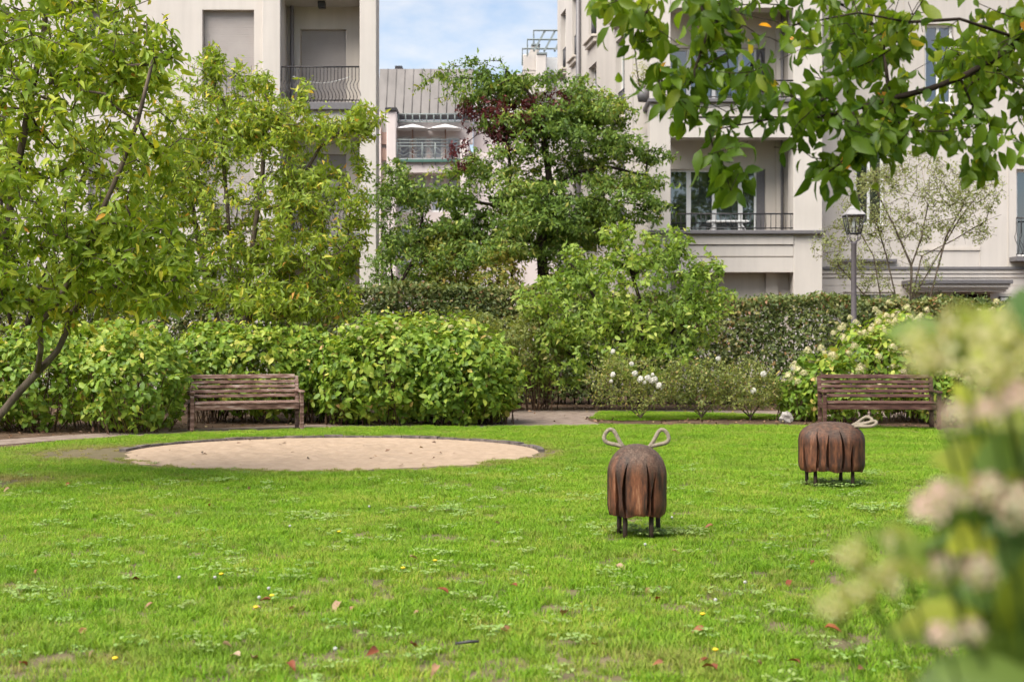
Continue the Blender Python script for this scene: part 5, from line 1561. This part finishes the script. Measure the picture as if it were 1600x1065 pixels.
dry = np.clip(worn * .9 + rng.random(len(x)) ** 6 * .6 + .12 * np.clip(patchn(x, y, 3.1, 5), 0, 1), 0, .95)
scl = (.72 + .35 * rng.random(len(x)) + .25 * patchn(x, y, 2.7)) * (1 - .45 * worn)
for c_ in (g1, g2): scl *= 1 - .55 * np.exp(-((x - c_.x) / .3) ** 2 - ((y - c_.y) / .3) ** 2)
tf = [blade_tuft('grass_tuft', 60, .07, .018, .052, .0042, M_grass, s) for s in range(8)]
scatter('grass', tf, np.stack([x, y, np.full(len(x), .009)], 1), rng.random(len(x)) * 6.28, scl, dry, 'short bright green lawn grass', 'grass')
def clover_tuft(seed):
    r0 = np.random.default_rng(seed)
    V, Fc, T = [], [], []
    for i in range(9):
        cx_, cy_, z = r0.normal() * .045, r0.normal() * .045, r0.uniform(.03, .058)
        a0, tl = r0.random() * 6.28, r0.random()
        for k in range(3):
            a = a0 + k * 2.094
            s = r0.uniform(.011, .017)
            o = len(V)
            c, si = math.cos(a), math.sin(a)
            for (u, v, dz) in ((0, 0, 0), (.7, .55, .004), (1.25, .45, .001), (1.4, 0, -.001), (1.25, -.45, .001), (.7, -.55, .004)):
                V.append((cx_ + (u * c - v * si) * s, cy_ + (u * si + v * c) * s, z + dz + r0.normal() * .002))
            Fc.append(tuple(range(o, o + 6))); T += [tl] * 6
    me = bpy.data.meshes.new('clover_tuft')
    me.from_pydata(V, [], Fc)
    at = me.attributes.new('tint', 'FLOAT', 'POINT'); at.data.foreach_set('value', T)
    me.materials.append(M_clover)
    return bpy.data.objects.new('clover_tuft', me)
x, y, rr = lawn_points(75, 4.5, 16)
pn = patchn(x, y, 1.6, 2) + .5 * patchn(x, y, 4.1, 1)
pr = np.clip((pn - .5) * .8, .06, 1) * np.clip((16 - y) / 6, 0, 1)
k_ = rng.random(len(x)) < pr
x, y = x[k_], y[k_]
for c in ((g1.x + .05, g1.y + .08), (g2.x, g2.y)):                       # weeds left standing round the sheep's legs
    x = np.concatenate([x, c[0] + rng.normal(size=30) * .22]); y = np.concatenate([y, c[1] + rng.normal(size=30) * .13])
scatter('clover', [clover_tuft(s) for s in range(6)], np.stack([x, y, np.full(len(x), .009)], 1), rng.random(len(x)) * 6.28, rng.uniform(.7, 1.25, len(x)), rng.random(len(x)) * .4, 'patches of pale green clover in the lawn', 'clover')
# leaf litter and bark on the bare beds
n = 5200
x = rng.uniform(-11, 12, n); y = rng.uniform(19.5, 28.6, n)
ok = ~inside(lawn_pts, x, y) & ~inside([(p.x, p.y) for p in strip_pts], x, y)
onp = inside([(p.x, p.y) for p in path_pts], x, y)
ok &= ~onp | (rng.random(n) < .10)
x, y = x[ok], y[ok]
L_lit = leaf_mat('leaf_litter', [(0, (.06, .035, .02)), (.5, (.16, .085, .05)), (.85, (.28, .17, .10)), (1, (.36, .30, .14))], transl=.1)
sr, sa_ = np.sqrt(rng.random(34)) * .97, rng.random(34) * 6.28                # a few bits of leaf on the sand
x = np.concatenate([x, SPX + SRX * sr * np.cos(sa_)]); y = np.concatenate([y, SPY + SRY * sr * np.sin(sa_)])
pz = np.stack([x, y, np.concatenate([rng.uniform(.012, .03, len(x) - 34), np.full(34, .045)])], 1)
dd = rnd_unit(len(x)); dd[:, 2] *= .25
lit = mesh_from('leaf_litter', *template('lo', .6), pz, frames(dd, np.tile([0, 0, 1.], (len(x), 1)) + rng.normal(size=(len(x), 3)) * .35), rng.uniform(.04, .09, len(x)), rng.random(len(x)), L_lit)
tag(link('leaf_litter', lit), 'brown leaf litter and bark on the beds', 'leaf litter', kind='stuff')
# fallen leaves one can pick out on the lawn
L_fall = leaf_mat('fallen_leaf', [(0, (.16, .045, .02)), (.35, (.30, .09, .035)), (.7, (.33, .18, .10)), (1, (.42, .30, .20))], transl=.15)
fall = [(150, 1030, .9), (347, 1021, .8), (375, 1040, 1), (395, 1042, .8), (590, 1030, .1), (684, 1055, .75), (219, 917, .05), (424, 950, .0), (408, 962, .85), (330, 795, .3), (110, 762, .35), (15, 770, .9), (390, 768, .8), (532, 953, .8), (555, 959, .75), (525, 885, .7), (725, 967, .8), (655, 967, .7), (795, 972, .95), (781, 995, .6), (640, 1019, .2), (773, 825, .85), (808, 928, .2), (963, 893, .8), (1012, 930, .7), (886, 967, .75), (930, 1020, .4), (1102, 997, .55), (1115, 830, .5), (1030, 945, .3), (1288, 994, .3), (1236, 918, .1), (1268, 886, .15), (1303, 1020, .2), (1182, 1048, .7), (1037, 1052, .6), (1108, 1045, .05), (1395, 1010, 1), (1438, 1047, .1), (640, 880, .8), (135, 995, .4), (30, 1052, .2), (1250, 1052, .1), (1340, 1062, .5), (1050, 870, .75), (700, 940, .2), (460, 960, .85), (1120, 1062, .1), (450, 1050, .1), (240, 955, .75), (60, 900, .6)]
lm_ = [mesh_from('fallen_leaf', *template('hi', .6, .75, .5 + .12 * k), np.zeros((1, 3)), np.eye(3)[None], np.ones(1), np.array([t]), L_fall) for k, t in enumerate((0., .12, .3, .5, .72, .85, 1.0))]
tv_ = np.array((0., .12, .3, .5, .72, .85, 1.0))
fall = sorted([f for f in fall if f[0] < 1350])
ORD = ['leftmost', 'second', 'third', 'fourth', 'fifth', 'sixth', 'seventh', 'eighth', 'ninth', 'tenth', 'eleventh', 'twelfth', 'thirteenth', 'fourteenth', 'fifteenth', 'sixteenth', 'seventeenth', 'eighteenth', 'nineteenth', 'twentieth', 'twenty-first', 'twenty-second', 'twenty-third', 'twenty-fourth', 'twenty-fifth', 'twenty-sixth', 'twenty-seventh', 'twenty-eighth']
def place(k): return 'leftmost of them' if k == 0 else ORD[k] + ' from the left'
seen = {}
for px_, py_, t in fall:
    g = G(px_, py_)
    i = int(np.argmin(np.abs(tv_ - t)))
    o = link('fallen_leaf', lm_[i])
    s = rng.uniform(.045, .08)
    o.scale = (s, s, s)
    o.rotation_euler = (rng.normal() * .3 + .15, rng.normal() * .3, rng.random() * 6.28)
    o.location = (g.x, g.y, .046)
    kd = 'red fallen leaves' if t < .25 else 'orange brown fallen leaves' if t < .6 else 'pale tan fallen leaves'
    k = seen.get(kd, 0); seen[kd] = k + 1
    tag(o, 'one of the ' + kd + ' on the lawn, ' + place(k), 'leaf', 'fallen leaves on the lawn')
M_yel = plain('dandelion_yellow', (.75, .52, .02), .7)
M_fluff = plain('dandelion_fluff', (.42, .42, .38), .9)
for k, (px_, py_) in enumerate(sorted(((630, 902), (400, 966), (425, 947), (1098, 977), (1118, 1035), (346, 912), (180, 1049), (680, 890), (530, 843)))):
    g = G(px_, py_)
    d_ = thing('dandelion', 'tiny yellow dandelion in the lawn, ' + place(k), 'flower', (g.x, g.y, 0), group='dandelions in the lawn')
    m = MB(); m.tube([g, g + Vector((.005, 0, .06))], .0018, n=5); m.build('stem', M_clover, d_)
    m = MB(); m.lathe([(.003, .052), (.014, .060), (.015, .063), (.008, .067), (.002, .068)], n=10, c=g[:]); m.build('flower_head', M_yel, d_)
for k, (px_, py_) in enumerate(sorted(((420, 938), (405, 953), (577, 804), (336, 920), (280, 920), (1008, 866), (1164, 928), (1118, 957), (524, 1037), (453, 836), (1050, 822)))):
    g = G(px_, py_)
    d_ = thing('dandelion_clock', 'small round white seed head in the lawn, ' + place(k), 'seed head', (g.x, g.y, 0), group='white seed heads in the lawn')
    m = MB(); m.tube([g, g + Vector((.004, 0, .075))], .0016, n=5); m.build('stem', M_clover, d_)
    m = MB(); m.lathe([(.003, .060), (.008, .064), (.010, .070), (.008, .076), (.002, .079)], n=10, c=g[:]); m.build('fluff', M_fluff, d_)
g = G(733, 1020)
m = MB(); m.tube([g + Vector((-.065, .0, .045)), g + Vector((0, .01, .052)), g + Vector((.045, 0, .056))], [.006, .008, .006], n=7)
tag(m.build('dark_stick', M_dark), 'short black stick lying in the grass at the bottom centre', 'stick')
